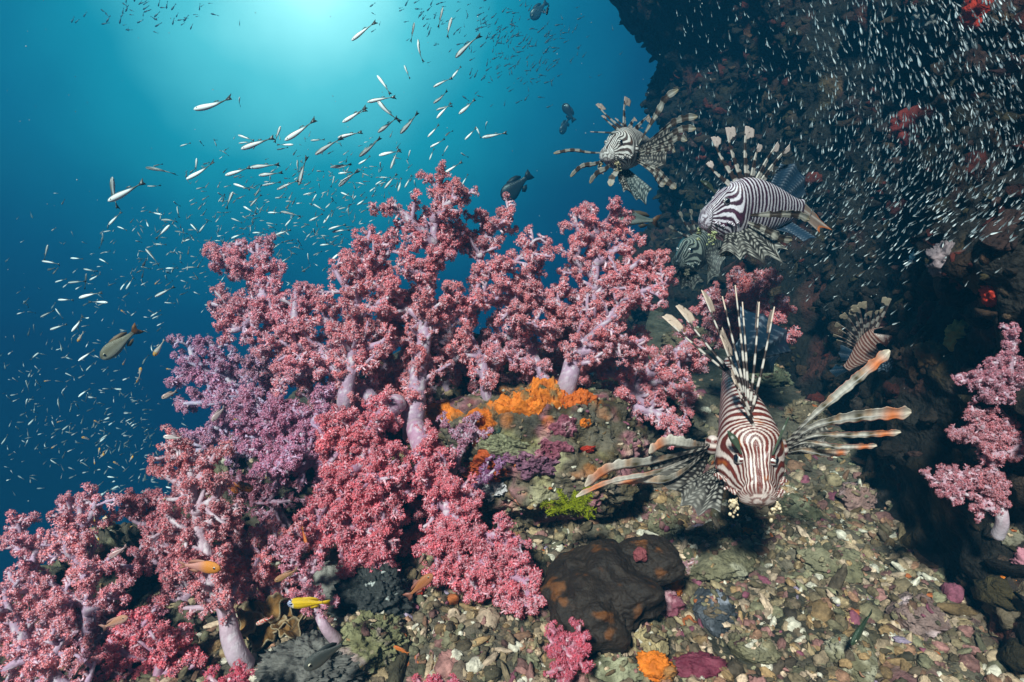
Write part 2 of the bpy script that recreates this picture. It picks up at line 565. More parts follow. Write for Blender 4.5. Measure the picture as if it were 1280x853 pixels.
def build_rubble():
    rg = np.random.default_rng(5)
    T = []
    base, F = sphere_dirs(8, 11)
    for k in range(14):
        Q = base * (1 + 0.42 * fbm(base * 1.5 + k * 9.7, 2, 200 + k) + 0.15 * rg.normal(size=len(base)))[:, None]
        sc = [np.array([1, .8, .6]), np.array([1.2, .75, .55]), np.array([1.6, .5, .46]), np.array([1, .95, .85]), np.array([1.2, .9, .36])][k % 5]
        Q = Q * sc
        if k % 5 in (1, 4):
            Q[:, 2] += 0.35 * Q[:, 0] ** 2                                 # curved shell shards
        T.append(Q)
    hi, FH = sphere_dirs(13, 17)
    TH = []
    for k in range(12):
        Q = hi * (1 + 0.40 * fbm(hi * 1.6 + k * 7.7, 2, 230 + k) + 0.20 * fbm(hi * 4.5 + k * 3.1, 3, 250 + k) + 0.06 * rg.normal(size=len(hi)))[:, None]
        Q = Q * [np.array([1, .8, .62]), np.array([1.2, .75, .5]), np.array([1.7, .5, .46]), np.array([1, .95, .8]), np.array([1.2, .9, .42])][k % 5]
        TH.append(Q)
    mb = MB()

    def scatter(n, xr, yr, size, dens=None, pts=None, odd_c=0, mb=mb, pal=RUB_PAL):
        if pts is None:
            x = rg.uniform(*xr, n); y = rg.uniform(*yr, n)
            keep = np.ones(n, bool)
            if dens is not None: keep = rg.random(n) < dens(x, y)
            x, y = x[keep], y[keep]
            z = ground_z(x, y)
        else:
            x, y, z = pts.T
        n = len(x)
        s = size[0] * (size[1] / size[0]) ** (rg.random(n) ** 1.7)
        ang = rg.uniform(0, 2 * math.pi, n); tx = rg.normal(0, 0.55, n); ty = rg.normal(0, 0.55, n)
        ca, sa = np.cos(ang), np.sin(ang)
        Rz = np.zeros((n, 3, 3)); Rz[:, 0, 0] = ca; Rz[:, 0, 1] = -sa; Rz[:, 1, 0] = sa; Rz[:, 1, 1] = ca; Rz[:, 2, 2] = 1
        Rx = np.zeros((n, 3, 3)); Rx[:, 0, 0] = 1; Rx[:, 1, 1] = np.cos(tx); Rx[:, 1, 2] = -np.sin(tx); Rx[:, 2, 1] = np.sin(tx); Rx[:, 2, 2] = np.cos(tx)
        Ry = np.zeros((n, 3, 3)); Ry[:, 1, 1] = 1; Ry[:, 0, 0] = np.cos(ty); Ry[:, 0, 2] = np.sin(ty); Ry[:, 2, 0] = -np.sin(ty); Ry[:, 2, 2] = np.cos(ty)
        R = np.einsum('nij,njk,nkl->nil', Rx, Ry, Rz) * s[:, None, None]
        pos = np.stack([x, y, z + s * (rg.uniform(-0.55, 0.30, n) if pts is None else rg.uniform(-0.4, 0.3, n))], -1)
        ci = rg.integers(0, len(pal), n)
        c = pal[ci] * np.array([0.86, 0.68, 0.60]) * rg.uniform(0.28, 1.35, n)[:, None]
        odd = rg.random(n)
        if odd_c:
            odd = odd * 0.55
            c = c * 0.75
        if pal is RUB_PAL: c[odd < 0.010] = (0.36, 0.10, 0.03); c[(odd > 0.03) & (odd < 0.042)] = (0.20, 0.06, 0.09); c[(odd > 0.06) & (odd < 0.066)] = (0.26, 0.20, 0.27)
        if pal is RUB_PAL: c[(odd > 0.08) & (odd < 0.135)] = (0.50, 0.45, 0.36)
        big_ = (s > 0.0062) & (pal is RUB_PAL)
        for TS, FS, use in ((T, F, ~big_), (TH, FH, big_)):
            kk = rg.integers(0, len(TS), n)
            for k in range(len(TS)):
                q = (kk == k) & use
                if not q.any(): continue
                ns = len(TS[k])
                mott = 1 + 0.55 * fbm(TS[k][None] * 2.2 + rg.uniform(0, 50, (q.sum(), 1, 3)), 3, 270)[..., None] + rg.normal(0, .14, (q.sum(), ns, 1))
                cc = c[q][:, None, :] * np.clip(mott, .25, 1.8)
                mb.stamp(TS[k], FS, R[q], pos[q], cc)
    def dn(x, y):  # rubble thins at the back, so the dark floor imitates light fall-off
        return np.clip(np.where(x < -0.46, 0.0, 1.0) * (1 - 0.94 * sstep(0.98, 1.32, y + 0.25 * np.maximum(0, x - 0.25))), 0, 1)
    scatter(15000, (-0.5, 0.62), (0.36, 0.95), (0.0028, 0.0105), dn)
    scatter(5200, (-0.2, 0.78), (0.9, 1.6), (0.0045, 0.014), dn)
    scatter(300, (-0.3, 0.6), (0.4, 1.2), (0.010, 0.018), dn)
    for pts, k_, oc in TOPS:
        scatter(len(pts), None, None, (0.0026, 0.0115 * k_), pts=pts, odd_c=oc)
    V, Fs, C = mb.out()
    o = link("rubble", mesh_np("rubble", V, Fs, C, smooth=True), M_RUB)
    tag(o, None, None, kind="stuff")
    # small growth crowding the wall: tufts, crusts and knobs past counting
    wb = MB()
    n = 11000
    y = rg.uniform(0.35, 2.85, n); z = rg.uniform(-0.3, 1.65, n)
    keep = fbm(np.stack([0 * y, y * 5, z * 5], -1), 3, 140) > rg.uniform(-.5, .25, n)
    y, z = y[keep], z[keep]
    pts = np.stack([wall_x(y, z), y, z], -1)
    WP = 0.62 * np.array([(.05, .035, .025), (.08, .05, .03), (.06, .055, .025), (.03, .025, .02), (.15, .03, .02), (.10, .06, .055), (.05, .045, .04), (.11, .08, .05), (.025, .02, .018), (.09, .07, .055), (.08, .03, .035)])
    grp = np.clip((fbm(pts * 6, 3, 145) * 0.5 + 0.5) * 1.3 - .15, 0, .999)
    for k in range(4):
        q = (grp * 4).astype(int) == k
        sel = WP[[(0, 3, 8, 2, 0), (0, 1, 4, 5, 3), (2, 7, 3, 6, 9), (4, 1, 10, 5, 0)][k], :]
        scatter(q.sum(), None, None, (0.005, 0.026), pts=pts[q], mb=wb, pal=sel)
    V, Fs, C = wb.out()
    tag(link("wall_growth", mesh_np("wall_growth", V, Fs, C, smooth=True), M_WALL), None, None, kind="stuff")


def build_rocks():
    gr = speck((0.17, 0.15, 0.09), (0.12, 0.11, 0.08), 45, 1, (0.34, 0.31, 0.22))
    pk = speck((0.20, 0.13, 0.115), (0.12, 0.10, 0.09), 60, 2, (0.45, 0.33, 0.33))
    dk = speck((0.06, 0.065, 0.075), (0.04, 0.04, 0.045), 70, 3, (0.22, 0.23, 0.27), (0.25, 0.45))
    tan = speck((0.30, 0.23, 0.12), (0.12, 0.1, 0.06), 40, 4, (0.45, 0.22, 0.06), (0.3, 0.5))
    brn = speck((0.14, 0.10, 0.06), (0.06, 0.05, 0.04), 40, 5, (0.25, 0.12, 0.05))
    olv = speck((0.11, 0.105, 0.06), (0.08, 0.08, 0.05), 45, 6, (0.26, 0.25, 0.16))
    red = speck((0.26, 0.15, 0.13), (0.1, 0.07, 0.07), 40, 7, (0.36, 0.24, 0.24))
    L_ = [  # px, py, radii (m), colour, seed, rotation, label
        (905, 705, (0.062, 0.036, 0.026), gr, 31, 0.5, "broad grey-green slab of dead coral on the rubble under the big lionfish"),
        (1038, 708, (0.048, 0.034, 0.026), gr, 32, -0.5, "olive grey stone beside the dark cleft, right of the broad slab"),
        (895, 775, (0.028, 0.036, 0.026), dk, 33, 0.2, "blue-black speckled stone standing out dark on the pale rubble"),
        (1148, 780, (0.034, 0.030, 0.030), pk, 34, 0.0, "rounded pinkish grey stone dotted like barnacles at the cleft's edge"),
        (1048, 765, (0.013, 0.013, 0.017), tan, 35, 0.3, "small upright tan pebble left of the green fish"),
        (945, 818, (0.030, 0.024, 0.020), gr, 36, 0.2, "pale angular stone near the bottom edge below the blue-black stone"),
        (712, 838, (0.040, 0.026, 0.018), brn, 37, 0.1, "dark brown flat stone under the small crimson coral"),
        (770, 843, (0.042, 0.020, 0.016), olv, 38, -0.1, "mossy flat stone left of the orange-crusted pebble"),
        (812, 812, (0.026, 0.022, 0.026), tan, 39, 0.7, "tan pebble with a bright orange crust below the black sponge"),
        (668, 828, (0.012, 0.012, 0.022), olv, 40, 0.4, "upright grey shard between rubble and the small crimson coral"),
        (868, 700, (0.022, 0.018, 0.012), olv, 41, 0.9, "green-grey chip tucked against the left end of the broad slab"),
        (1000, 640, (0.036, 0.028, 0.024), olv, 42, 0.1, "dull olive stone behind the big lionfish's right cheek"),
        (1075, 625, (0.040, 0.030, 0.028), red, 43, 0.6, "mauve-brown stone in the shade below the long striped fin rays"),
        (1130, 640, (0.034, 0.028, 0.026), olv, 44, 0.2, "greenish stone at the foot of the wall near the cleft"),
        (1120, 590, (0.045, 0.035, 0.030), brn, 45, 0.2, "brown stone at the wall foot below the lowest fin ray"),
        (965, 470, (0.055, 0.040, 0.040), olv, 46, 0.2, "grey boulder behind the big lionfish's back"),
        (1010, 520, (0.060, 0.040, 0.040), brn, 47, 0.4, "dim brown boulder at the wall foot behind the fanned fin rays"),
        (830, 660, (0.030, 0.020, 0.018), gr, 48, 0.0, "grey chip right of the black sponge's top"),
        (600, 745, (0.020, 0.014, 0.010), red, 49, 0.4, "reddish shell-shaped stone beside the drooping crimson coral"),
        (520, 800, (0.016, 0.014, 0.012), gr, 50, 0.4, "pale stone on the rubble below the drooping crimson coral"),
        (560, 800, (0.020, 0.018, 0.012), gr, 51, 1.2, "cream coral chip on the rubble near the bottom red coral"),
        (1070, 830, (0.036, 0.030, 0.024), gr, 52, 0.9, "knobbly pale stone at the bottom edge near the cleft"),
        (690, 640, (0.034, 0.022, 0.020), olv, 53, 0.2, "green-grey rock under the yellow-green crinoid"),
        (620, 665, (0.046, 0.030, 0.026), brn, 54, 0.0, "dark overhung rock at the foot of the orange outcrop"),
        (860, 420, (0.08, 0.06, 0.06), brn, 55, 0.0, "dark boulder behind the right-hand pink corals"),
    ]
    for px, py, r, cf, sd_, rz, lab in L_:
        p = hit_ground(px, py + r[2] * 300)
        r = np.array(r) * np.array([.88, .88, .8])
        blob("rock", lab, "rock", p + np.array([0, r[1] * 0.3, r[2] * 0.48]), r, sd_, cf, M_ROCK, amp=0.42, freq=1.7, rough=0.20, rotz=rz, flat=0.25, res=(70, 110))


def build_sponges():
    # black sponge
    p = hit_ground(765, 800)
    blk = speck((0.021, 0.013, 0.0085), (0.012, 0.008, 0.005), 70, 301, (0.12, 0.042, 0.010), (0.2, 0.55))
    t = Thing("black_sponge", "big smooth black-brown sponge with rusty patches sitting on the rubble", "sponge", p)
    D, F = sphere_dirs(150, 220)

    def lump(c, r, seed, nm, cf):
        k = 1 + 0.42 * fbm(D * 1.5 + seed, 3, seed) + 0.07 * fbm(D * 4, 4, seed + 3) + 0.022 * fbm(D * 16, 3, seed + 6)
        P = D * k[:, None] * np.array(r) + c
        t.part(nm, P, F, M_SPONGE, cf(P))
    lump(at(757, 738, 0.745), (0.069, 0.076, 0.047), 303, "body", blk)
    lump(at(738, 775, 0.70), (0.046, 0.04, 0.034), 305, "lobe", blk)
    lump(at(806, 702, 0.765), (0.040, 0.036, 0.028), 307, "lobe", blk)
    lump(at(800, 694, 0.735), (0.0085, 0.008, 0.008), 309, "crust", speck((0.18, 0.04, 0.045), (0.08, 0.03, 0.03), 80, 4))
    org = speck((0.58, 0.15, 0.010), (0.30, 0.10, 0.02), 60, 311, (0.20, 0.11, 0.04), (0.15, 0.4))
    pnk = speck((0.24, 0.07, 0.10), (0.14, 0.06, 0.08), 80, 312, (0.42, 0.22, 0.25))
    red = speck((0.42, 0.03, 0.012), (0.2, 0.02, 0.01), 50, 313)
    S = [  # name, px, py, d (None = ground), radii, colour, seed, label
        ("orange_sponge", 832, 733, (0.019, 0.014, 0.020), org, 320, "small orange sponge against the right side of the black sponge"),
        ("coralline_crust", 830, 755, (0.021, 0.015, 0.016), pnk, 321, "knobbly magenta crust just below the small orange sponge"),
        ("orange_sponge", 818, 832, (0.020, 0.016, 0.013), org, 322, "bright orange lump crusting a pebble at the bottom edge"),
        ("orange_sponge", 795, 790, (0.011, 0.010, 0.011), org, 323, "orange fringe at the black sponge's lower right foot"),
        ("coralline_crust", 872, 828, (0.030, 0.016, 0.010), speck((0.15, 0.025, 0.045), (0.1, 0.03, 0.04), 80, 4), 324, "flat crimson crust right of the bright orange lump"),
        ("orange_sponge", 932, 660, (0.0085, 0.007, 0.006), org, 325, "tiny orange dot of sponge below the big lionfish's mouth"),
        ("orange_sponge", 525, 735, (0.006, 0.006, 0.008), red, 326, "tiny scarlet tuft beside the drooping crimson coral"),
    ]
    for nm, px, py, r, cf, sd_, lab in S:
        q = hit_ground(px, py + 6)
        blob(nm, lab, "sponge" if "sponge" in nm else "crust", q + np.array([0, -0.004, r[2] * 0.6]), r, sd_, cf, M_SPONGE, amp=0.45, freq=2.2, rough=0.2)
    # growth on the outcrop
    patch("orange_sponge", "large bright orange encrusting sponge spread over the outcrop under the coral stalks", "sponge", (664, 498), (0.30, 0.38), 0.014, 340, org, lump=8)
    patch("orange_sponge", "ragged orange tongue of sponge hanging below the large orange sponge's left side", "sponge", (606, 534), (0.15, 0.22), 0.012, 356, speck((0.52, 0.13, 0.01), (0.25, 0.08, 0.01), 60, 357, (0.12, 0.08, 0.04), (0.1, 0.3)), lump=12)
    patch("orange_sponge", "orange-brown sponge collar beneath the thick pale stalk right of the large orange sponge", "sponge", (718, 496), (0.15, 0.18), 0.009, 341,
          speck((0.45, 0.09, 0.008), (0.2, 0.06, 0.01), 40, 342, (0.16, 0.03, 0.02), (0.0, 0.3)), lump=9)
    patch("orange_sponge", "rust red sponge patch low on the outcrop beside the violet soft coral", "sponge", (610, 585), (0.2, 0.16), 0.010, 343,
          speck((0.36, 0.06, 0.01), (0.18, 0.04, 0.01), 50, 344), lump=10)
    patch("coralline_crust", "mauve ridged crust in the middle of the outcrop", "crust", (662, 580), (0.2, 0.14), 0.012, 345,
          speck((0.20, 0.085, 0.13), (0.16, 0.08, 0.11), 110, 346), lump=16)
    patch("coralline_crust", "round dusty pink crust right of the mauve ridged crust", "crust", (686, 562), (0.13, 0.13), 0.012, 347, pnk, lump=9)
    patch("coralline_crust", "small rose pink knob high on the outcrop's right side", "crust", (708, 535), (0.11, 0.1), 0.012, 348, pnk, lump=9)
    patch("algae_crust", "pale grey-green crust below the large orange sponge", "crust", (625, 555), (0.26, 0.13), 0.010, 349,
          speck((0.20, 0.19, 0.11), (0.15, 0.15, 0.09), 110, 350), lump=14)
    patch("white_sponge", "whitish lacy tuft at the outcrop's lower left", "sponge", (618, 610), (0.16, 0.13), 0.012, 351,
          speck((0.45, 0.42, 0.42), (0.25, 0.2, 0.2), 120, 352), lump=18)
    patch("red_sponge", "tiny glossy red bead of sponge on the outcrop's right", "sponge", (733, 563), (0.05, 0.05), 0.010, 353, red, lump=4)
    patch("orange_sponge", "small orange fleck near the outcrop's right shoulder", "sponge", (729, 532), (0.06, 0.04), 0.008, 354, org, lump=6)
    patch("orange_sponge", "orange sponge rim showing left of the thick white coral stalk", "sponge", (560, 520), (0.15, 0.12), 0.012, 355, org, lump=7)
    # left foot: leafy ochre coral, grey porous sponge, dark sponge
    och = speck((0.17, 0.082, 0.02), (0.14, 0.07, 0.02), 90, 360, (0.07, 0.04, 0.015))
    q = hit_ground(350, 800)
    t = Thing("leaf_coral", "ochre leafy coral with pale wavy rims beside the yellow fish", "coral", q)
    for i, (px, py, rr, tz) in enumerate([(334, 798, 0.021, 0.5), (362, 786, 0.018, 0.2), (326, 776, 0.017, 0.8), (352, 760, 0.018, 0.3), (428, 712, 0.018, 0.1), (366, 804, 0.016, 0.4), (345, 780, 0.015, 0.9), (318, 800, 0.015, 0.6)]):
        c0 = hit_ground(px, py) + np.array([0, -0.006, 0.013 + 0.002 * i])
        nr, na = 14, 60
        r = np.linspace(0.03, 1, nr)[:, None]; a = np.linspace(0, 2 * math.pi, na, endpoint=False)[None]
        w = 1 + 0.22 * np.sin(3 * a + i) + 0.12 * np.sin(7 * a + 2 * i)
        x = r * rr * w * np.cos(a); y = r * rr * w * np.sin(a)
        z = 0.5 * rr * r ** 2 * (0.5 + 0.7 * np.sin(4 * a + i * 1.3)) + 0.006 * np.sin(160 * x + i) * np.cos(140 * y + i)
        P = np.stack([x, y * 0.9 - 0, z + y * tz * 0.6], -1).reshape(-1, 3) + c0
        V = np.vstack([P, P - np.array([0, -0.002, 0.004])])
        f1 = grid_faces(nr, na, True)
        F2 = [f1, f1[:, ::-1] + nr * na, np.stack([(nr - 1) * na + np.arange(na), (nr - 1) * na + (np.arange(na) + 1) % na, (2 * nr - 1) * na + (np.arange(na) + 1) % na, (2 * nr - 1) * na + np.arange(na)], -1)]
        rim = np.tile(sstep(0.88, 0.97, r * np.ones_like(a)).reshape(-1, 1), (2, 1))
        c = och(V) * (1 - rim) + np.array([0.30, 0.23, 0.14]) * rim
        t.part("leaf", V, F2, M_SPONGE, c)
    gp = speck((0.10, 0.095, 0.085), (0.09, 0.085, 0.075), 110, 361, (0.012, 0.012, 0.012), (0.22, 0.32))
    blob("grey_sponge", "grey sponge full of dark pores beneath the yellow fish", "sponge", hit_ground(392, 838) + np.array([0, 0, 0.004]), (0.052, 0.040, 0.020), 362, gp, M_SPONGE, rough=0.28, res=(110, 170))
    blob("dark_sponge", "dark slate sponge sprinkled with white specks beside the drooping corals", "sponge", hit_ground(462, 770) + np.array([0, 0.01, 0.012]), (0.045, 0.04, 0.038), 363,
         speck((0.026, 0.028, 0.027), (0.02, 0.02, 0.02), 150, 364, (0.4, 0.42, 0.4), (0.5, 0.6)), M_SPONGE, amp=0.42, rough=0.24, res=(110, 170))
    blob("grey_sponge", "smooth grey lump in front of the pink-tipped knob left of the dark slate sponge", "sponge", hit_ground(408, 745) + np.array([0, 0.01, 0.01]), (0.03, 0.03, 0.026), 365,
         speck((0.19, 0.18, 0.16), (0.06, 0.06, 0.05), 50, 366), M_SPONGE)
    blob("coralline_crust", "pink knob perched above the smooth grey lump", "crust", hit_ground(427, 742) + np.array([0, -0.004, 0.026]), (0.012, 0.010, 0.008), 367, pnk, M_SPONGE)
    blob("algae_rock", "mossy olive boulder under the dark slate sponge at the bottom edge", "rock", hit_ground(455, 822) + np.array([0, 0.01, 0.012]), (0.046, 0.04, 0.03), 368,
         speck((0.17, 0.16, 0.08), (0.08, 0.08, 0.05), 60, 369, (0.3, 0.22, 0.2)), M_ROCK, rough=0.22, res=(100, 150))
    # dark rock the left corals stand on
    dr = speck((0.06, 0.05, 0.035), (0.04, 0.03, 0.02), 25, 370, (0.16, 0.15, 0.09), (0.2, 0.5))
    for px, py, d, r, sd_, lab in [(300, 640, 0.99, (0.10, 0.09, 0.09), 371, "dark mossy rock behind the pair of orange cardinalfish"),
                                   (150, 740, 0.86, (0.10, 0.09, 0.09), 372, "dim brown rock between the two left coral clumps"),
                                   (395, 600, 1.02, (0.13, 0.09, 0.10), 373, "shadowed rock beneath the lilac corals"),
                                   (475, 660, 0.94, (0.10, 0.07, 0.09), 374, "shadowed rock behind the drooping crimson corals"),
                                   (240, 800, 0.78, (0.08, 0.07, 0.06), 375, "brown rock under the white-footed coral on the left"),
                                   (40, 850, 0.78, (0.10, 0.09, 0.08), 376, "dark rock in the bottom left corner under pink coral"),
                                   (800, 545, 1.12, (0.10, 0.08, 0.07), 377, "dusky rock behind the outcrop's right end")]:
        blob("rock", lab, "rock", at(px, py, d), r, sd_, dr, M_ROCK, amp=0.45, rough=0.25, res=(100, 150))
    # growth on the wall
    for px, py, rr, cf, sd_, lab, nm in [
        (1232, 14, 0.044, red, 381, "scarlet sponge high on the wall in the top right corner", "red_sponge"),
        (1205, 24, 0.024, red, 382, "small scarlet sponge just left of the large scarlet one", "red_sponge"),
        (1133, 160, 0.045, speck((0.16, 0.018, 0.012), (0.08, 0.01, 0.01), 40, 383), 384, "dull red sponge on the wall behind the silver swarm", "red_sponge"),
        (1148, 330, 0.028, speck((0.10, 0.22, 0.30), (0.05, 0.09, 0.1), 60, 385), 386, "powder blue sponge on the dark wall", "blue_sponge"),
        (1240, 366, 0.017, red, 387, "upright red sponge finger on the wall below the swarm", "red_sponge"),
        (1196, 422, 0.022, speck((0.28, 0.22, 0.06), (0.12, 0.1, 0.03), 60, 388), 389, "mustard yellow crust on the wall above the right pink corals", "yellow_sponge"),
        (1160, 445, 0.026, speck((0.16, 0.08, 0.03), (0.08, 0.04, 0.02), 60, 390), 391, "ochre brown sponge left of the mustard crust", "brown_sponge"),
        (1175, 325, 0.024, speck((0.20, 0.15, 0.16), (0.12, 0.08, 0.08), 80, 392), 393, "pale mauve crust right of the powder blue sponge", "coralline_crust"),
        (1275, 700, 0.020, speck((0.40, 0.16, 0.20), (0.1, 0.05, 0.06), 60, 394), 395, "pink knob on the wall edge below the white-stalked coral", "coralline_crust"),
        (1254, 725, 0.012, org, 396, "orange bead of sponge on the wall below the white-stalked coral", "orange_sponge"),
        (1215, 790, 0.030, speck((0.13, 0.09, 0.06), (0.07, 0.05, 0.04), 70, 397), 398, "knobbly brown lump on the lower right wall", "brown_sponge"),
        (1262, 760, 0.034, speck((0.11, 0.08, 0.05), (0.07, 0.05, 0.04), 80, 399), 400, "rough tan outcrop near the right edge under the pink knob", "brown_sponge"),
        (1230, 845, 0.032, speck((0.12, 0.07, 0.04), (0.07, 0.04, 0.03), 80, 401), 402, "warty brown lump at the bottom right corner", "brown_sponge"),
        (1252, 668, 0.018, speck((0.15, 0.13, 0.09), (0.08, 0.07, 0.06), 80, 403), 404, "grey-green pedestal under the white coral stalk on the wall", "rock"),
        (1155, 20, 0.03, speck((0.20, 0.19, 0.18), (0.1, 0.1, 0.1), 60, 405), 406, "pale grey sponge high on the wall left of the scarlet sponges", "grey_sponge"),
        (1150, 262, 0.018, speck((0.22, 0.14, 0.14), (0.1, 0.08, 0.08), 60, 407), 408, "small dusty pink crust on the wall under the swarm's edge", "coralline_crust"),
    ]:
        q = hit_wall(px, py)
        blob(nm, lab, "rock" if nm == "rock" else ("crust" if "crust" in nm else "sponge"), q + np.array([0.35 * rr, 0, 0]), (rr * 0.8, rr, rr * 0.9), sd_, cf, M_SPONGE, amp=0.45, freq=2.0, rough=0.22, res=(44, 60))


def build_crinoid():
    rg = np.random.default_rng(77)
    c0 = at(712, 640, 0.80)
    t = Thing("feather_star", "yellow-green feathery crinoid tucked under the outcrop", "feather star", c0)
    for k in range(22):
        a = rg.uniform(-1.35, 1.35); ln = rg.uniform(0.028, 0.044)
        dr = unit(np.array([math.sin(a), rg.uniform(-0.9, 0.1), math.cos(a) * 0.75]))
        P = smooth_path([c0, c0 + dr * ln * 0.6 + np.array([0, -0.003, 0.002]), c0 + dr * ln + np.array([0, rg.uniform(-.01, 0), rg.uniform(-0.008, 0.004)])], 22)
        mb = MB()
        V, F = tube(P, np.linspace(0.0016, 0.0006, 22), 5)
        mb.add(V, F, np.array([0.30, 0.30, 0.01]))
        tt, aa, bb = frames(P)
        for j in range(2, 22):
            for s in (-1, 1):
                for q in range(2):
                    w = aa[j] * s + bb[j] * rg.uniform(-1, 1)
                    e = P[j] + unit(w + tt[j] * 0.6) * 0.0085 * (1 - 0.5 * j / 22)
                    V, F = tube(np.array([P[j], (P[j] + e) / 2 + tt[j] * .0004, e]), [0.0006, 0.0005, 0.0003], 3, cap=False)
                    mb.add(V, F, np.array([0.42, 0.46, 0.012]) * rg.uniform(0.55, 1.15))
        V, F, C = mb.out()
        t.part("arm", V, F, M_POLYP, C)

# ------------------------------------------------------------------ soft corals

def make_bundle(rg, npol=8):
    """One tuft of polyps: pale stalks fanning from the origin along +Z, each ending in a star."""
    V, F, W, n = [], [], [], 0
    for k in range(npol):
        z = 1 - (k + 0.5) / npol * 1.25
        a = k * 2.39996 + rg.uniform(-.3, .3)
        r = math.sqrt(max(0, 1 - z * z))
        d = unit(np.array([r * math.cos(a), r * math.sin(a), z + 0.25]))
        ln = rg.uniform(0.6, 1.15)
        e1 = unit(np.cross(d, [0.3, 0.2, 0.9])); e2 = np.cross(d, e1)
        tip = d * ln
        base = []
        for q, (pt, rad) in enumerate(((np.zeros(3), 0.13), (tip * 0.90, 0.10))):
            for j in range(3):
                aa = j * 2.0944
                V.append(pt + (e1 * math.cos(aa) + e2 * math.sin(aa)) * rad); W.append(0.0 if q == 0 else 0.08)
        for j in range(3):
            F.append((n + j, n + (j + 1) % 3, n + 3 + (j + 1) % 3)); F.append((n + j, n + 3 + (j + 1) % 3, n + 3 + j))
        n += 6
        ctr = tip * 0.84
        V.append(ctr); W.append(0.32)
        np_ = 4
        ph = rg.uniform(0, 6)
        for j in range(2 * np_):
            aa = ph + j * math.pi / np_
            rad = 0.36 if j % 2 == 0 else 0.13
            V.append(tip * (1.04 if j % 2 == 0 else 0.93) + (e1 * math.cos(aa) + e2 * math.sin(aa)) * rad); W.append(1.0 if j % 2 == 0 else 0.7)
        for j in range(2 * np_):
            F.append((n, n + 1 + j, n + 1 + (j + 1) % (2 * np_)))
        n += 1 + 2 * np_
    return np.array(V), np.array(F), np.array(W)


_rgb = np.random.default_rng(3)
BUNDLES = [make_bundle(_rgb) for _ in range(6)]
BUNDLES_LO = [make_bundle(_rgb, 8) for _ in range(4)]


def rand_perp(t, rg):
    v = rg.normal(size=3)
    v = v - t * (v @ t)
    return unit(v)


def rot_to(dirs, rg):
    """Matrices with random spin whose third column is the given direction."""
    dirs = dirs / np.maximum(np.linalg.norm(dirs, axis=1, keepdims=True), 1e-9)
    ref = rg.normal(size=dirs.shape)
    a = np.cross(dirs, ref); a /= np.maximum(np.linalg.norm(a, axis=1, keepdims=True), 1e-9)
    b = np.cross(dirs, a)
    return np.stack([a, b, dirs], -1)


PINK = dict(red=(0.78, 0.100, 0.095), pale=(0.86, 0.62, 0.70), stalk=(0.57, 0.40, 0.54))
ROSE = dict(red=(0.78, 0.140, 0.150), pale=(0.86, 0.65, 0.76), stalk=(0.57, 0.42, 0.57))
CRIM = dict(red=(0.72, 0.050, 0.075), pale=(0.84, 0.50, 0.58), stalk=(0.55, 0.32, 0.46))
LILAC = dict(red=(0.62, 0.18, 0.27), pale=(0.70, 0.52, 0.72), stalk=(0.54, 0.48, 0.66))
SCAR = dict(red=(0.58, 0.02, 0.045), pale=(0.74, 0.30, 0.40), stalk=(0.6, 0.25, 0.34))


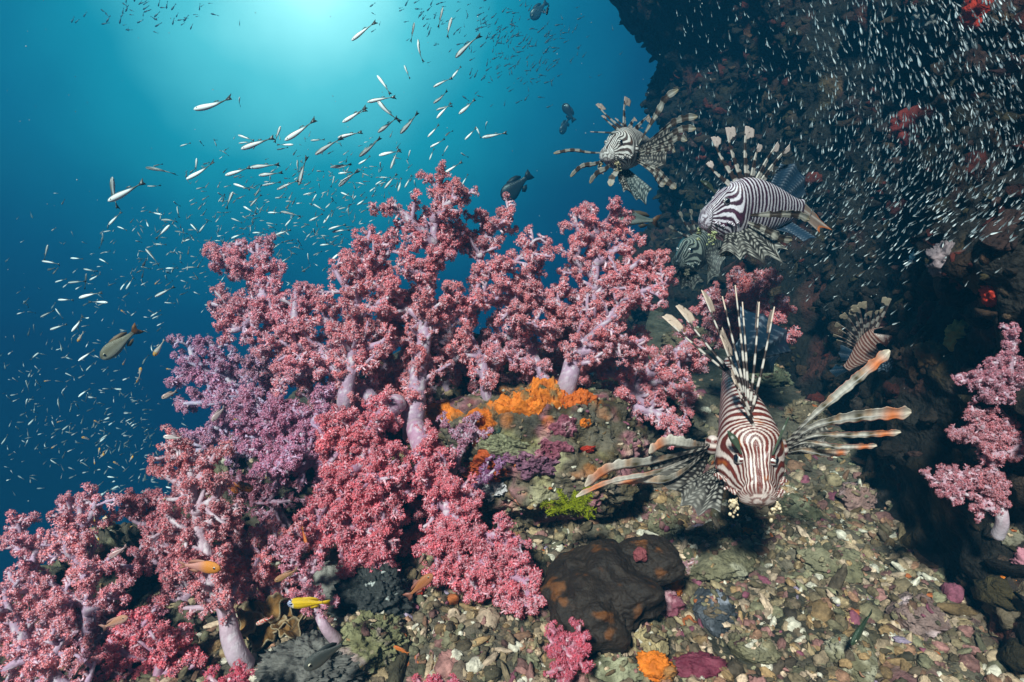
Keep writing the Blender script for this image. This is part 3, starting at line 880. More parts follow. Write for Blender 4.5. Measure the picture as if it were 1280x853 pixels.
def coral(label, base, trunk, branches, pal, seed, r0=0.020, bare=0.16, dens=1.0, size=1.0, tw=1.0, foot=None, lo=False, gap=-0.26, group="soft corals on the reef"):
    """trunk and branches: lists of (px, py, depth); branches start on the trunk."""
    rg = np.random.default_rng(seed)
    red, pale, stalk = (np.array(pal[k]) for k in ("red", "pale", "stalk"))
    tp = np.array([at(*p) for p in trunk])
    if r0 > 0.005:                                                       # the foot runs on into the rock
        tp = np.vstack([tp[0] + unit(tp[0] - tp[1]) * 0.020 + np.array([0, 0.010, -0.006]), tp])
    bpos = tp[0]
    t = Thing("soft_coral", label, "soft coral", bpos, group)
    st = MB(); bd_pos, bd_dir, bd_s = [], [], []

    def limb(pts, ra, rb, start, lvl):
        ln = np.linalg.norm(np.diff(pts, axis=0), axis=1).sum()
        n = max(6, int(ln / (0.003 if lvl == 0 else 0.006)))
        P = smooth_path(pts, n)
        P = P + 0.0025 * np.stack([fbm(P * 40 + 5 * k + seed, 2, 300 + k) for k in range(3)], -1) * sstep(0, 0.25, np.linspace(0, 1, n))[:, None]
        s = np.linspace(0, 1, n)
        R = (ra + (rb - ra) * s ** 0.8) * (1 + 0.10 * fbm(np.stack([s * ln * 30, 0 * s + seed, 0 * s + ra * 999], -1), 2, 320))
        if lvl == 0:
            R = R * (1 + 0.10 * np.exp(-((s - 0.10) / 0.10) ** 2))
        V, F = tube(P, R, 22 if lvl == 0 else 9)
        V = V + 0.0016 * fbm(V * np.array([150, 150, 90]), 3, 310)[:, None] * unit(np.array([.5, -1, .3]))
        cc = stalk * np.array([.92, .84, .86]) * (1 + 0.22 * fbm(V * 90, 3, 311)[:, None])
        fl = sstep(.12, .42, fbm(V * np.array([380, 380, 120]), 2, 312))[:, None] * 0.75
        cc = cc * (1 - fl) + np.array([.84, .76, .80]) * fl
        if lvl == 0:
            w = sstep(bare * 1.4, 0.0, np.repeat(np.concatenate([[0, 0], s, [1, 1]]), 22))[:, None]
            cc = cc * (1 - w) + (np.array(foot) if foot is not None else np.array([0.56, 0.40, 0.46])) * w
        st.add(V, F, cc)
        tt, _, _ = frames(P)
        if lvl == 2:
            k = max(3, int(ln / (0.0055 / dens)))
            for i in range(k):
                u = start + (1 - start) * (i + rg.random()) / k
                j = min(n - 1, int(u * (n - 1)))
                d = unit(rand_perp(tt[j], rg) + tt[j] * rg.uniform(0.2, 0.8) + np.array([0, 0, 0.1]))
                tl = rg.uniform(0.0055, 0.0125) * size * (1.1 - 0.4 * u)
                q0 = P[j] + d * R[j] * 0.6
                q1 = q0 + d * tl + rg.normal(0, 0.0015, 3)
                V, F = tube(np.array([q0, (q0 + q1) / 2 + rg.normal(0, .0008, 3), q1]), np.array([0.0023, 0.0019, 0.0013]) * size, 5)
                st.add(V, F, pale * 0.95 * (1 + 0.12 * rg.normal()))
                for m in range(3):
                    bd = unit(d + 0.9 * rg.normal(size=3)) if m else d
                    w = 1.0 if m == 0 else rg.uniform(0.3, 1.0)
                    bd_pos.append(q0 + (q1 - q0) * w); bd_dir.append(bd); bd_s.append(0.0049 * math.exp(rg.normal(0, .28)) * size)
        else:
            k2 = int(ln / ((0.0027 if lvl == 0 else 0.0031) / dens))
            for i in range(k2):
                u = start + (1 - start) * rg.random()
                j = min(n - 1, int(u * (n - 1)))
                d = unit(rand_perp(tt[j], rg) + tt[j] * 0.4)
                if fbm((P[j] + d * R[j])[None] * 55, 2, seed + 8)[0] < (-0.5 if u > bare * 1.6 else gap): continue      # bare stretches of stem
                bd_pos.append(P[j] + d * R[j] * 0.95); bd_dir.append(d); bd_s.append(rg.uniform(0.0032, 0.0052) * size)
        for m in range(6):                                              # the tip
            d = unit(tt[-1] + 0.9 * rg.normal(size=3))
            bd_pos.append(P[-1] + d * 0.003); bd_dir.append(d); bd_s.append(rg.uniform(0.0036, 0.006) * size)
        return P, R, tt

    def side(P, R, tt, lo_, hi_, spacing, k_len):
        """Finger-like side branches, longer near the middle of the limb."""
        ln = np.linalg.norm(np.diff(P, axis=0), axis=1).sum() * (hi_ - lo_)
        k = max(2, int(ln / spacing * dens))
        for i in range(k):
            u = lo_ + (hi_ - lo_) * (i + rg.random()) / k
            j = min(len(P) - 1, int(u * (len(P) - 1)))
            d = unit(rand_perp(tt[j], rg) + tt[j] * rg.uniform(0.3, 0.9) + np.array([0, 0, 0.15]))
            l2 = (rg.uniform(0.014, 0.036) if rg.random() < .8 else rg.uniform(.036, .052)) * size * tw * k_len * (1.15 - 0.5 * u)
            q0 = P[j] + d * R[j] * 0.4
            limb(np.array([q0, q0 + d * l2 * 0.5 + rg.normal(0, 0.0025, 3), q0 + d * l2 + rg.normal(0, 0.003, 3)]), min(R[j] * 0.55, 0.0048), 0.0019, 0.25, 2)

    def grow(pts, ra, rb, start, lvl):
        P, R, tt = limb(pts, ra, rb, start, lvl)
        side(P, R, tt, 0.06, 0.98, 0.0068, 1.0)

    P, R, tt = limb(tp, r0 * 0.86, r0 * 0.20, bare, 0)
    side(P, R, tt, bare + 0.03, 0.98, 0.0064, 1.05)
    for b in branches:
        bp = np.array([at(*p) for p in b])
        grow(bp, r0 * 0.52, r0 * 0.16, 0.04, 1)
    V, F, C = st.out()
    t.part("stalk", V, F, M_STALK, C)
    pos = np.array(bd_pos); dr = np.array(bd_dir); sc = np.array(bd_s)
    R = rot_to(dr, rg) * sc[:, None, None]
    pb = MB()
    Ts = BUNDLES_LO if lo else BUNDLES
    kk = rg.integers(0, len(Ts), len(pos))
    tone = 1.06 + 0.34 * fbm(pos * 16, 3, seed) + rg.normal(0, 0.15, len(pos))
    warm = 0.5 + 0.5 * fbm(pos * 12, 2, seed + 4)
    for k in range(len(Ts)):
        q = kk == k
        if not q.any(): continue
        T, TF, W = Ts[k]
        n = q.sum()
        rc = red[None] * tone[q][:, None] * np.stack([np.ones(n), 0.8 + 0.6 * warm[q], 1.1 - 0.2 * warm[q]], -1)
        pc = pale[None] * (0.85 + 0.15 * tone[q][:, None])
        w = W[None, :, None]
        c = np.where(w < 0.45, pc[:, None] * (1 - w * 1.2) + rc[:, None] * w * 1.2, (pc[:, None] * (1 - w) * 0.9 + rc[:, None] * w * 1.0))
        pb.stamp(T, [TF], R[q], pos[q], c)
    V, F, C = pb.out()
    t.part("polyps", V, F, M_POLYP, C, smooth=False)
    return t


def build_corals():
    b = 0.93
    coral("tallest pink soft coral, thick white foot planted left of the orange-crusted outcrop", None,
          [(517, 528, .90), (521, 485, .905), (529, 430, .91), (536, 370, .915), (541, 310, .92), (545, 262, .92), (549, 222, .92)],
          [[(541, 305, .92), (517, 280, .90), (490, 254, .90)], [(543, 275, .92), (562, 255, .90), (578, 240, .90)], [(536, 350, .915), (510, 335, .89)],
           [(540, 320, .92), (562, 308, .93), (580, 290, .94)], [(533, 400, .91), (495, 380, .93), (478, 372, .93)]],
          PINK, 401, r0=0.0195, bare=0.035, gap=-0.2)
    coral("spreading pink soft coral right of the tallest one, slim pale foot on the orange sponge", None,
          [(607, 486, .95), (603, 455, .955), (585, 415, .96), (590, 385, .96), (598, 350, .96), (602, 300, .97), (604, 268, .97)],
          [[(592, 385, .96), (630, 370, .95), (668, 372, .95), (692, 380, .96)], [(600, 340, .96), (640, 330, .95), (670, 300, .95), (683, 306, .95)],
           [(603, 300, .97), (625, 280, .97), (640, 262, .97)], [(640, 372, .95), (655, 400, .93), (690, 415, .93)], [(590, 400, .96), (560, 385, .94), (545, 400, .93)],
           [(600, 320, .96), (575, 300, .98), (568, 285, .98)]],
          PINK, 402, r0=0.0105, bare=0.05)
    coral("pink soft coral between the spreading coral and the tall fan, small slanted white foot", None,
          [(684, 482, .97), (672, 455, .98), (655, 420, .99), (650, 390, 1.0), (662, 350, 1.01), (680, 325, 1.02)],
          [[(660, 430, .99), (630, 420, .99), (612, 405, .99)], [(650, 390, 1.0), (690, 370, 1.0), (705, 360, 1.0)], [(668, 450, .98), (640, 450, .96), (620, 440, .95)], [(655, 410, .99), (690, 420, .98), (700, 395, .98)]],
          ROSE, 403, r0=0.0115, bare=0.06)
    coral("tall fan of pink soft coral on a broad white foot at the outcrop's right end", None,
          [(711, 474, .93), (719, 445, .94), (735, 412, .96), (741, 370, .98), (744, 330, .99), (744, 290, 1.0), (740, 258, 1.0)],
          [[(733, 420, .96), (765, 392, .95), (800, 365, .95), (842, 352, .95)], [(741, 372, .98), (775, 345, .98), (812, 318, .98)], [(743, 330, .99), (775, 308, 1.0), (795, 300, 1.0)],
           [(744, 300, 1.0), (722, 285, 1.0), (717, 265, 1.0)], [(742, 345, .99), (720, 325, .98), (716, 300, .98)], [(735, 412, .96), (710, 390, .96), (690, 372, .96)],
           [(725, 440, .94), (770, 432, .93), (805, 425, .93)], [(744, 290, 1.0), (765, 275, 1.0), (772, 262, 1.0)], [(741, 360, .98), (790, 350, 1.0), (832, 325, 1.0)], [(728, 432, .95), (750, 410, .92), (770, 395, .91)]],
          PINK, 404, r0=0.018, bare=0.09, gap=-0.05)
    coral("low pink soft coral, thick lavender limbs reaching right towards the big lionfish's spines", None,
          [(752, 508, 1.02), (775, 500, 1.02), (800, 478, 1.03), (828, 455, 1.04), (855, 430, 1.05), (868, 415, 1.05)],
          [[(800, 478, 1.03), (835, 480, 1.02), (865, 492, 1.02)], [(790, 488, 1.02), (815, 515, 1.01), (845, 545, 1.0)], [(775, 500, 1.02), (790, 525, 1.0), (800, 545, 1.0)],
           [(815, 468, 1.03), (800, 440, 1.03), (790, 415, 1.03)], [(840, 445, 1.04), (870, 450, 1.03), (882, 462, 1.03)], [(790, 488, 1.02), (770, 470, 1.0), (752, 470, 1.0)], [(795, 510, 1.02), (830, 520, 1.0), (858, 528, 1.0)]],
          PINK, 405, r0=0.019, bare=0.05, gap=0.0)
    coral("dusky pink soft coral behind the big lionfish's dorsal spines", None,
          [(930, 450, 1.16), (932, 415, 1.16), (930, 380, 1.17), (922, 345, 1.17)],
          [[(931, 410, 1.16), (900, 395, 1.16), (885, 365, 1.16)], [(931, 395, 1.16), (965, 390, 1.16), (982, 375, 1.16)], [(930, 380, 1.17), (950, 355, 1.17), (955, 345, 1.17)], [(931, 415, 1.16), (965, 420, 1.16), (990, 420, 1.16)], [(930, 400, 1.16), (905, 420, 1.14), (890, 425, 1.14)]],
          PINK, 406, r0=0.017, bare=0.1, size=1.15, dens=1.15)
    coral("large pink soft coral slanting to the upper left against blue water", None,
          [(462, 505, .93), (440, 480, .93), (408, 448, .94), (375, 420, .95), (340, 382, .96), (312, 345, .97), (285, 308, .98)],
          [[(340, 382, .96), (305, 388, .96), (265, 380, .96)], [(322, 358, .97), (325, 330, .97), (322, 303, .97)], [(375, 420, .95), (368, 390, .95), (372, 360, .95)], [(395, 438, .94), (350, 430, .93), (320, 440, .92)],
           [(300, 330, .98), (278, 330, .98), (262, 312, .98)], [(330, 372, .96), (300, 410, .95), (275, 412, .95)], [(408, 448, .94), (375, 470, .92), (345, 480, .91)], [(355, 400, .96), (385, 385, .97), (392, 372, .97)]],
          ROSE, 407, r0=0.0205, bare=0.02, gap=-.05, dens=1.1)
    coral("upright pink soft coral left of the tallest one, its white foot bare", None,
          [(432, 495, .89), (438, 460, .895), (446, 415, .90), (448, 370, .905), (452, 330, .91), (462, 290, .91)],
          [[(447, 375, .90), (425, 350, .90), (415, 330, .90)], [(450, 340, .91), (478, 325, .91), (492, 305, .91)], [(447, 390, .90), (480, 375, .90), (496, 355, .90)], [(444, 425, .90), (415, 410, .90), (402, 385, .90)], [(443, 440, .895), (475, 430, .89), (490, 415, .89)]],
          PINK, 408, r0=0.0145, bare=0.07)
    coral("slim pink soft coral in the gap behind the tallest coral's left side", None,
          [(480, 500, 1.0), (485, 450, 1.01), (488, 400, 1.02), (482, 350, 1.03), (475, 325, 1.03)],
          [[(487, 410, 1.02), (505, 380, 1.02), (515, 360, 1.02)], [(485, 370, 1.02), (462, 350, 1.02)], [(486, 440, 1.01), (470, 415, 1.01), (455, 405, 1.01)], [(487, 420, 1.02), (515, 420, 1.0), (520, 440, 1.0)]],
          PINK, 409, r0=0.012, bare=0.01)
    coral("lilac soft coral reaching left at the reef's edge, most bluish of the left corals", None,
          [(350, 560, .98), (325, 515, .99), (295, 485, 1.0), (255, 468, 1.0), (222, 462, 1.0)],
          [[(315, 505, .99), (270, 503, .98), (225, 505, .98)], [(290, 482, 1.0), (275, 450, 1.0), (262, 425, 1.0)], [(325, 515, .99), (280, 535, .97), (235, 545, .97)], [(260, 470, 1.0), (240, 445, 1.0), (235, 432, 1.0)], [(290, 525, .98), (255, 560, .96), (225, 565, .96)],
           [(330, 520, .98), (310, 560, .95), (285, 575, .95)], [(310, 500, .98), (320, 465, .97), (330, 450, .97)]],
          LILAC, 410, r0=0.018, bare=0.05, dens=1.1)
    coral("mauve-pink soft coral mound between the lilac coral and the drooping crimson corals", None,
          [(410, 600, .90), (385, 560, .89), (360, 525, .89), (345, 495, .89)],
          [[(385, 560, .89), (345, 555, .88), (310, 540, .88)], [(380, 550, .89), (400, 515, .88), (405, 490, .88)], [(370, 540, .89), (330, 520, .88), (315, 495, .89)], [(395, 575, .89), (360, 590, .87), (330, 580, .87)], [(395, 580, .89), (430, 560, .87), (440, 535, .87)], [(390, 570, .88), (365, 560, .85), (350, 575, .85)]],
          dict(red=(0.54, .10, .19), pale=(.72, .50, .68), stalk=(.56, .42, .60)), 411, r0=0.016, bare=0.03, dens=1.25)
    coral("broad crimson soft coral drooping down the reef front, left of the dark gap", None,
          [(485, 515, .86), (462, 545, .835), (448, 590, .82), (450, 640, .80), (465, 690, .785), (478, 715, .78)],
          [[(460, 550, .835), (430, 560, .82), (405, 590, .81)], [(448, 590, .82), (415, 620, .80), (398, 650, .79), (402, 690, .78)], [(450, 630, .80), (430, 660, .79), (440, 700, .78)], [(455, 560, .83), (478, 580, .82), (482, 620, .81)], [(450, 610, .81), (474, 640, .80), (482, 680, .79)],
           [(465, 540, .84), (430, 530, .83), (400, 540, .82)], [(450, 600, .81), (470, 600, .79), (480, 650, .78)], [(452, 580, .82), (430, 600, .79), (425, 630, .78)], [(460, 660, .79), (480, 690, .78)], [(450, 640, .80), (430, 690, .78), (445, 720, .77)]],
          CRIM, 412, r0=0.016, bare=0.02, dens=1.4, tw=0.85)
    coral("long crimson soft coral drooping to the right down onto the rubble", None,
          [(522, 548, .85), (532, 590, .83), (555, 630, .81), (590, 675, .78), (625, 720, .755), (650, 765, .74)],
          [[(560, 640, .80), (548, 690, .785), (545, 725, .775)], [(590, 675, .78), (630, 670, .775), (658, 680, .77)], [(610, 700, .76), (590, 720, .755), (600, 745, .75)], [(625, 720, .755), (655, 725, .75), (662, 755, .745)], [(545, 610, .82), (575, 620, .81), (592, 640, .80)],
           [(528, 575, .84), (550, 570, .83), (560, 590, .83)], [(580, 665, .78), (575, 700, .77), (590, 720, .76)]],
          CRIM, 413, r0=0.015, bare=0.02, dens=1.4, tw=0.8)
    coral("dim wine-red soft coral in the dark gap between the two drooping crimson corals", None,
          [(515, 640, .90), (510, 680, .88), (515, 715, .86), (520, 735, .85)],
          [[(512, 670, .88), (495, 690, .87)], [(513, 690, .87), (535, 710, .86), (545, 735, .85)], [(515, 650, .89), (540, 670, .87)]],
          CRIM, 414, r0=0.012, bare=0.02)
    coral("small violet soft coral sprig beside the outcrop's lower left", None,
          [(592, 625, .85), (600, 605, .85), (606, 590, .85), (610, 578, .85)],
          [[(600, 605, .85), (618, 588, .845), (632, 575, .84)]],
          dict(red=(.30, .035, .15), pale=(.42, .22, .40), stalk=(.45, .30, .45)), 415, r0=0.006, bare=0.2, size=0.55, tw=0.5)
    coral("pink soft coral sprig with a pale stem on the outcrop's left side", None,
          [(570, 580, .87), (582, 555, .87), (590, 535, .88), (600, 520, .88)],
          [[(585, 550, .87), (560, 535, .87), (550, 525, .87)], [(590, 535, .88), (605, 545, .86)]],
          dict(red=(.46, .08, .14), pale=(.7, .5, .64), stalk=(.62, .5, .6)), 416, r0=0.007, bare=0.1, size=0.7, tw=0.6)
    coral("shaded pink soft coral filling the gap behind the tallest coral's foot", None,
          [(556, 505, 1.06), (560, 470, 1.07), (565, 435, 1.08), (560, 395, 1.09), (566, 360, 1.09)],
          [[(563, 450, 1.07), (590, 440, 1.07), (612, 425, 1.07)], [(564, 430, 1.08), (535, 420, 1.08), (520, 395, 1.08)], [(562, 400, 1.09), (590, 385, 1.09)], [(560, 470, 1.07), (530, 465, 1.05), (505, 450, 1.05)], [(562, 455, 1.07), (595, 470, 1.05), (625, 462, 1.05)]],
          PINK, 440, r0=0.013, bare=0.02, size=1.05)
    coral("shaded pink soft coral behind the tall fan's broad foot", None,
          [(690, 500, 1.08), (695, 460, 1.09), (700, 425, 1.1), (705, 390, 1.1)],
          [[(696, 455, 1.09), (670, 440, 1.08), (650, 430, 1.08)], [(700, 430, 1.1), (725, 410, 1.1)], [(694, 465, 1.09), (735, 465, 1.08), (765, 450, 1.07)], [(695, 470, 1.09), (660, 475, 1.07), (630, 470, 1.06)]],
          PINK, 441, r0=0.013, bare=0.02, size=1.05)
    coral("shaded pink soft coral low between the two bare white feet left of the tallest coral", None,
          [(470, 540, 1.0), (472, 505, 1.01), (470, 470, 1.02), (462, 440, 1.02)],
          [[(472, 500, 1.01), (445, 490, 1.0), (420, 480, 1.0)], [(471, 485, 1.01), (495, 470, 1.0), (505, 445, 1.0)], [(472, 515, 1.0), (500, 505, .98)], [(466, 455, 1.02), (440, 445, 1.02), (425, 425, 1.02)]],
          PINK, 442, r0=0.013, bare=0.02)
    coral("shaded rose soft coral behind the slanting one's lower trunk", None,
          [(400, 520, 1.04), (385, 485, 1.05), (365, 450, 1.06), (350, 420, 1.06)],
          [[(385, 480, 1.05), (410, 450, 1.05), (415, 420, 1.05)], [(375, 465, 1.05), (345, 470, 1.04), (320, 465, 1.04)], [(365, 450, 1.06), (385, 430, 1.06)]],
          ROSE, 443, r0=0.013, bare=0.02)
    # ---- left group
    coral("tall pink soft coral on a long bare white stalk, left of the ochre leafy coral", None,
          [(294, 812, .66), (280, 765, .665), (262, 710, .67), (248, 655, .68), (240, 605, .69), (225, 560, .70), (215, 540, .70)],
          [[(242, 620, .69), (215, 600, .69), (192, 588, .69)], [(243, 610, .69), (262, 580, .69), (278, 560, .69)], [(250, 660, .68), (280, 645, .68), (298, 630, .68)], [(252, 670, .68), (225, 660, .67), (205, 640, .67)], [(235, 585, .70), (215, 570, .70)], [(262, 710, .67), (240, 700, .66), (225, 685, .66)],
           [(245, 640, .68), (270, 620, .67), (272, 600, .67)]],
          dict(red=(.66, .10, .10), pale=(.78, .54, .60), stalk=(.60, .46, .54)), 417, r0=0.0125, bare=0.18, gap=-0.1, size=0.85, tw=0.85, foot=(.64, .52, .60))
    coral("dusky pink soft coral clump right behind the left water gap", None,
          [(255, 790, .76), (225, 745, .76), (200, 700, .765), (182, 660, .77), (172, 625, .77)],
          [[(200, 700, .765), (180, 700, .76), (165, 690, .76)], [(190, 675, .77), (210, 650, .77), (212, 630, .77)], [(182, 655, .77), (162, 645, .77), (155, 640, .77)], [(225, 745, .76), (205, 760, .75), (190, 750, .75)], [(230, 750, .76), (255, 720, .76), (262, 700, .76)], [(205, 705, .765), (225, 690, .75), (232, 670, .75)]],
          dict(red=(.54, .07, .08), pale=(.66, .42, .50), stalk=(.5, .36, .46)), 418, r0=0.014, bare=0.05, size=0.9)
    coral("pink soft coral with a straight lavender trunk at the left edge of the water gap", None,
          [(118, 850, .72), (112, 800, .72), (108, 750, .725), (104, 700, .73), (100, 655, .735), (98, 622, .735)],
          [[(104, 705, .73), (80, 690, .73), (68, 682, .73)], [(106, 720, .73), (130, 705, .72), (142, 690, .72)], [(101, 665, .735), (82, 645, .735), (74, 630, .735)], [(101, 660, .735), (115, 640, .73), (120, 625, .73)], [(108, 750, .725), (80, 740, .72), (65, 730, .72)], [(110, 765, .72), (140, 745, .71), (150, 730, .71)]],
          ROSE, 419, r0=0.013, bare=0.05, size=0.88, tw=0.9)
    coral("leaning pink soft coral nearest the left frame edge, tip against dark water", None,
          [(85, 860, .74), (70, 800, .74), (52, 745, .745), (36, 700, .75), (18, 652, .75)],
          [[(50, 740, .745), (25, 735, .74), (12, 715, .74)], [(40, 710, .75), (48, 685, .75), (50, 668, .75)], [(60, 770, .74), (85, 760, .73), (100, 770, .73)], [(26, 675, .75), (12, 672, .75)], [(66, 790, .74), (40, 790, .73), (25, 775, .73)]],
          ROSE, 420, r0=0.013, bare=0.02, size=0.9, tw=0.9)
    coral("pink soft coral with a thick lilac limb filling the bottom left corner", None,
          [(100, 880, .60), (70, 850, .605), (40, 815, .61), (15, 780, .615), (-8, 750, .62)],
          [[(45, 820, .61), (20, 830, .60), (0, 840, .60)], [(30, 800, .61), (15, 770, .61), (5, 735, .61)], [(70, 850, .605), (50, 870, .59)], [(15, 780, .615), (-5, 790, .61)], [(60, 840, .605), (70, 815, .60), (80, 800, .60)]],
          ROSE, 421, r0=0.014, bare=0.02, size=0.8, tw=0.8)
    coral("pink soft coral low between the straight-trunked coral and the white-stalked one", None,
          [(205, 872, .68), (190, 830, .68), (172, 800, .685), (160, 775, .69)],
          [[(185, 820, .68), (155, 815, .67), (135, 800, .67)], [(185, 825, .68), (210, 800, .67), (225, 785, .67)], [(170, 795, .69), (185, 775, .69)], [(195, 845, .68), (230, 840, .67), (252, 825, .67)], [(195, 845, .68), (160, 850, .66), (135, 845, .66)], [(198, 850, .67), (200, 815, .66), (215, 812, .66)]],
          CRIM, 422, r0=0.012, bare=0.02, size=0.85, tw=0.9, dens=1.15)
    coral("rosy soft coral branch crossing behind the little silver ring-eyed fish at lower left", None,
          [(175, 852, .74), (160, 815, .74), (140, 785, .745), (130, 760, .75)],
          [[(150, 800, .74), (175, 780, .73), (195, 762, .73)], [(140, 785, .745), (115, 790, .73), (100, 800, .72)], [(155, 810, .74), (125, 825, .72), (100, 835, .71)], [(135, 775, .745), (150, 760, .74)]],
          dict(red=(.42, .06, .09), pale=(.66, .44, .56), stalk=(.5, .36, .48)), 423, r0=0.012, bare=0.02, size=0.9)
    coral("small pink soft coral on a pale stem standing beside the yellow fish", None,
          [(406, 782, .67), (392, 755, .675), (378, 722, .68), (366, 695, .685), (358, 675, .685)],
          [[(380, 725, .68), (398, 710, .68)], [(372, 705, .68), (352, 695, .68)], [(385, 735, .68), (400, 745, .675)], [(368, 700, .68), (380, 685, .68)]],
          dict(red=(.60, .09, .13), pale=(.76, .5, .62), stalk=(.58, .42, .52)), 424, r0=0.0075, bare=0.22, size=0.75, tw=0.7)
    coral("bushy pink soft coral between the white-stalked coral and the small pale-stemmed one", None,
          [(350, 770, .75), (330, 735, .75), (315, 700, .755), (318, 665, .76)],
          [[(325, 725, .75), (295, 720, .74), (280, 700, .74)], [(318, 705, .755), (345, 690, .74), (352, 665, .74)], [(316, 690, .755), (295, 675, .75), (300, 655, .75)], [(330, 735, .75), (355, 730, .74), (362, 715, .74)], [(325, 725, .75), (320, 705, .73), (330, 690, .73)]],
          PINK, 425, r0=0.012, bare=0.04, size=0.85, dens=1.15)
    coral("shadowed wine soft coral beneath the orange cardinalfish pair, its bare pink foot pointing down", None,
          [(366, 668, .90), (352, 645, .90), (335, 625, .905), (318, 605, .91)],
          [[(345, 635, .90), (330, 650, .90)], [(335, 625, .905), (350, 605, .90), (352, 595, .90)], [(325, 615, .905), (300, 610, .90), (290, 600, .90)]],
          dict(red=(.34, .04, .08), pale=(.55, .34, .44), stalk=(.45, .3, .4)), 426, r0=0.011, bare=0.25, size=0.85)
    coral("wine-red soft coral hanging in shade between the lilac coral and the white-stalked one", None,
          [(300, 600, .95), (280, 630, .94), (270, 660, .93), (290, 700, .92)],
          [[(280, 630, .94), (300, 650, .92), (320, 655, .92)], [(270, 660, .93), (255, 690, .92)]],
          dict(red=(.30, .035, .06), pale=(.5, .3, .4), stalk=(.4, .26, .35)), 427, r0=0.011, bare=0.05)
    coral("small scarlet forked soft coral in front of the black sponge", None,
          [(706, 838, .64), (706, 822, .64), (706, 805, .64)],
          [[(706, 815, .64), (694, 800, .635), (692, 782, .635)], [(706, 815, .64), (720, 798, .635), (724, 780, .635)], [(706, 820, .64), (690, 818, .63)], [(706, 820, .64), (722, 816, .63)]],
          SCAR, 428, r0=0.011, bare=0.02, size=0.62, tw=0.55, dens=1.6)
    coral("scarlet soft coral tuft cut off by the bottom edge, below the long drooping coral", None,
          [(545, 880, .58), (545, 862, .58), (546, 848, .58)],
          [[(545, 866, .58), (528, 855, .575), (522, 848, .575)], [(545, 866, .58), (562, 855, .575), (566, 848, .575)]],
          SCAR, 429, r0=0.009, bare=0.02, size=0.55, tw=0.55, dens=1.5)
    coral("scarlet soft coral tuft at the bottom edge beside the white-stalked coral's foot", None,
          [(290, 885, .58), (290, 865, .58), (288, 850, .58)],
          [[(290, 866, .58), (272, 855, .575), (262, 845, .575)], [(290, 866, .58), (305, 852, .575), (312, 842, .575)]],
          SCAR, 430, r0=0.009, bare=0.02, size=0.6, tw=0.6, dens=1.4)
    coral("pale pink thin sprig lying on rubble to the right of the black sponge", None,
          [(836, 718, .76), (850, 710, .76), (866, 702, .76)], [],
          dict(red=(.44, .16, .17), pale=(.66, .46, .48), stalk=(.6, .42, .44)), 431, r0=0.004, bare=0.3, size=0.4, tw=0.35)
    # ---- right wall
    coral("pink soft coral on the right wall with a smooth white stalk", None,
          [(1254, 648, .68), (1250, 625, .68), (1244, 590, .675), (1238, 555, .67), (1238, 515, .67)],
          [[(1248, 612, .678), (1220, 602, .67), (1195, 592, .665), (1168, 604, .66)], [(1240, 565, .672), (1215, 545, .665), (1192, 545, .66)], [(1239, 545, .67), (1222, 525, .665), (1216, 508, .665)], [(1240, 560, .672), (1262, 535, .67), (1274, 512, .67)],
           [(1247, 608, .678), (1232, 625, .67), (1222, 645, .668)], [(1240, 570, .672), (1268, 560, .66), (1284, 540, .66)], [(1205, 597, .667), (1190, 610, .66), (1175, 615, .66)]],
          dict(red=(.56, .09, .10), pale=(.72, .46, .54), stalk=(.66, .46, .54)), 432, r0=0.0080, bare=0.24, size=0.56, tw=0.42, dens=2.1, foot=(.70, .60, .66))
    coral("pink soft coral entering from the right edge above the white-stalked wall coral", None,
          [(1292, 492, .66), (1275, 482, .66), (1250, 472, .66), (1222, 476, .655), (1200, 478, .655)],
          [[(1262, 475, .66), (1266, 445, .655), (1268, 408, .655)], [(1250, 472, .66), (1240, 452, .655)], [(1235, 474, .658), (1232, 495, .65)], [(1255, 474, .66), (1245, 500, .65)], [(1270, 480, .66), (1285, 465, .65)]],
          dict(red=(.52, .09, .12), pale=(.72, .48, .58), stalk=(.66, .48, .58)), 433, r0=0.0070, bare=0.02, size=0.56, tw=0.42, dens=2.1)

# ------------------------------------------------------------------ lionfish

BS = np.array([0, .015, .04, .08, .13, .19, .26, .34, .44, .55, .66, .77, .87, .95, 1.0])
BTOP = np.array([-.030, .010, .050, .080, .118, .150, .178, .192, .190, .172, .145, .112, .080, .062, .060])
BBOT = np.array([-.050, -.074, -.088, -.108, -.130, -.150, -.166, -.172, -.165, -.150, -.128, -.100, -.072, -.055, -.053])
BWID = np.array([.008, .054, .070, .090, .112, .134, .140, .126, .108, .092, .074, .056, .040, .026, .018])


def cinterp(x, xs, ys):
    """Smooth interpolation of a profile."""
    m = np.gradient(ys, xs)
    k = np.clip(np.searchsorted(xs, x, 'right') - 1, 0, len(xs) - 2)
    h = xs[k + 1] - xs[k]; t = (x - xs[k]) / h
    return ((1 + 2 * t) * (1 - t) ** 2 * ys[k] + t * (1 - t) ** 2 * h * m[k] + t * t * (3 - 2 * t) * ys[k + 1] + t * t * (t - 1) * h * m[k + 1])


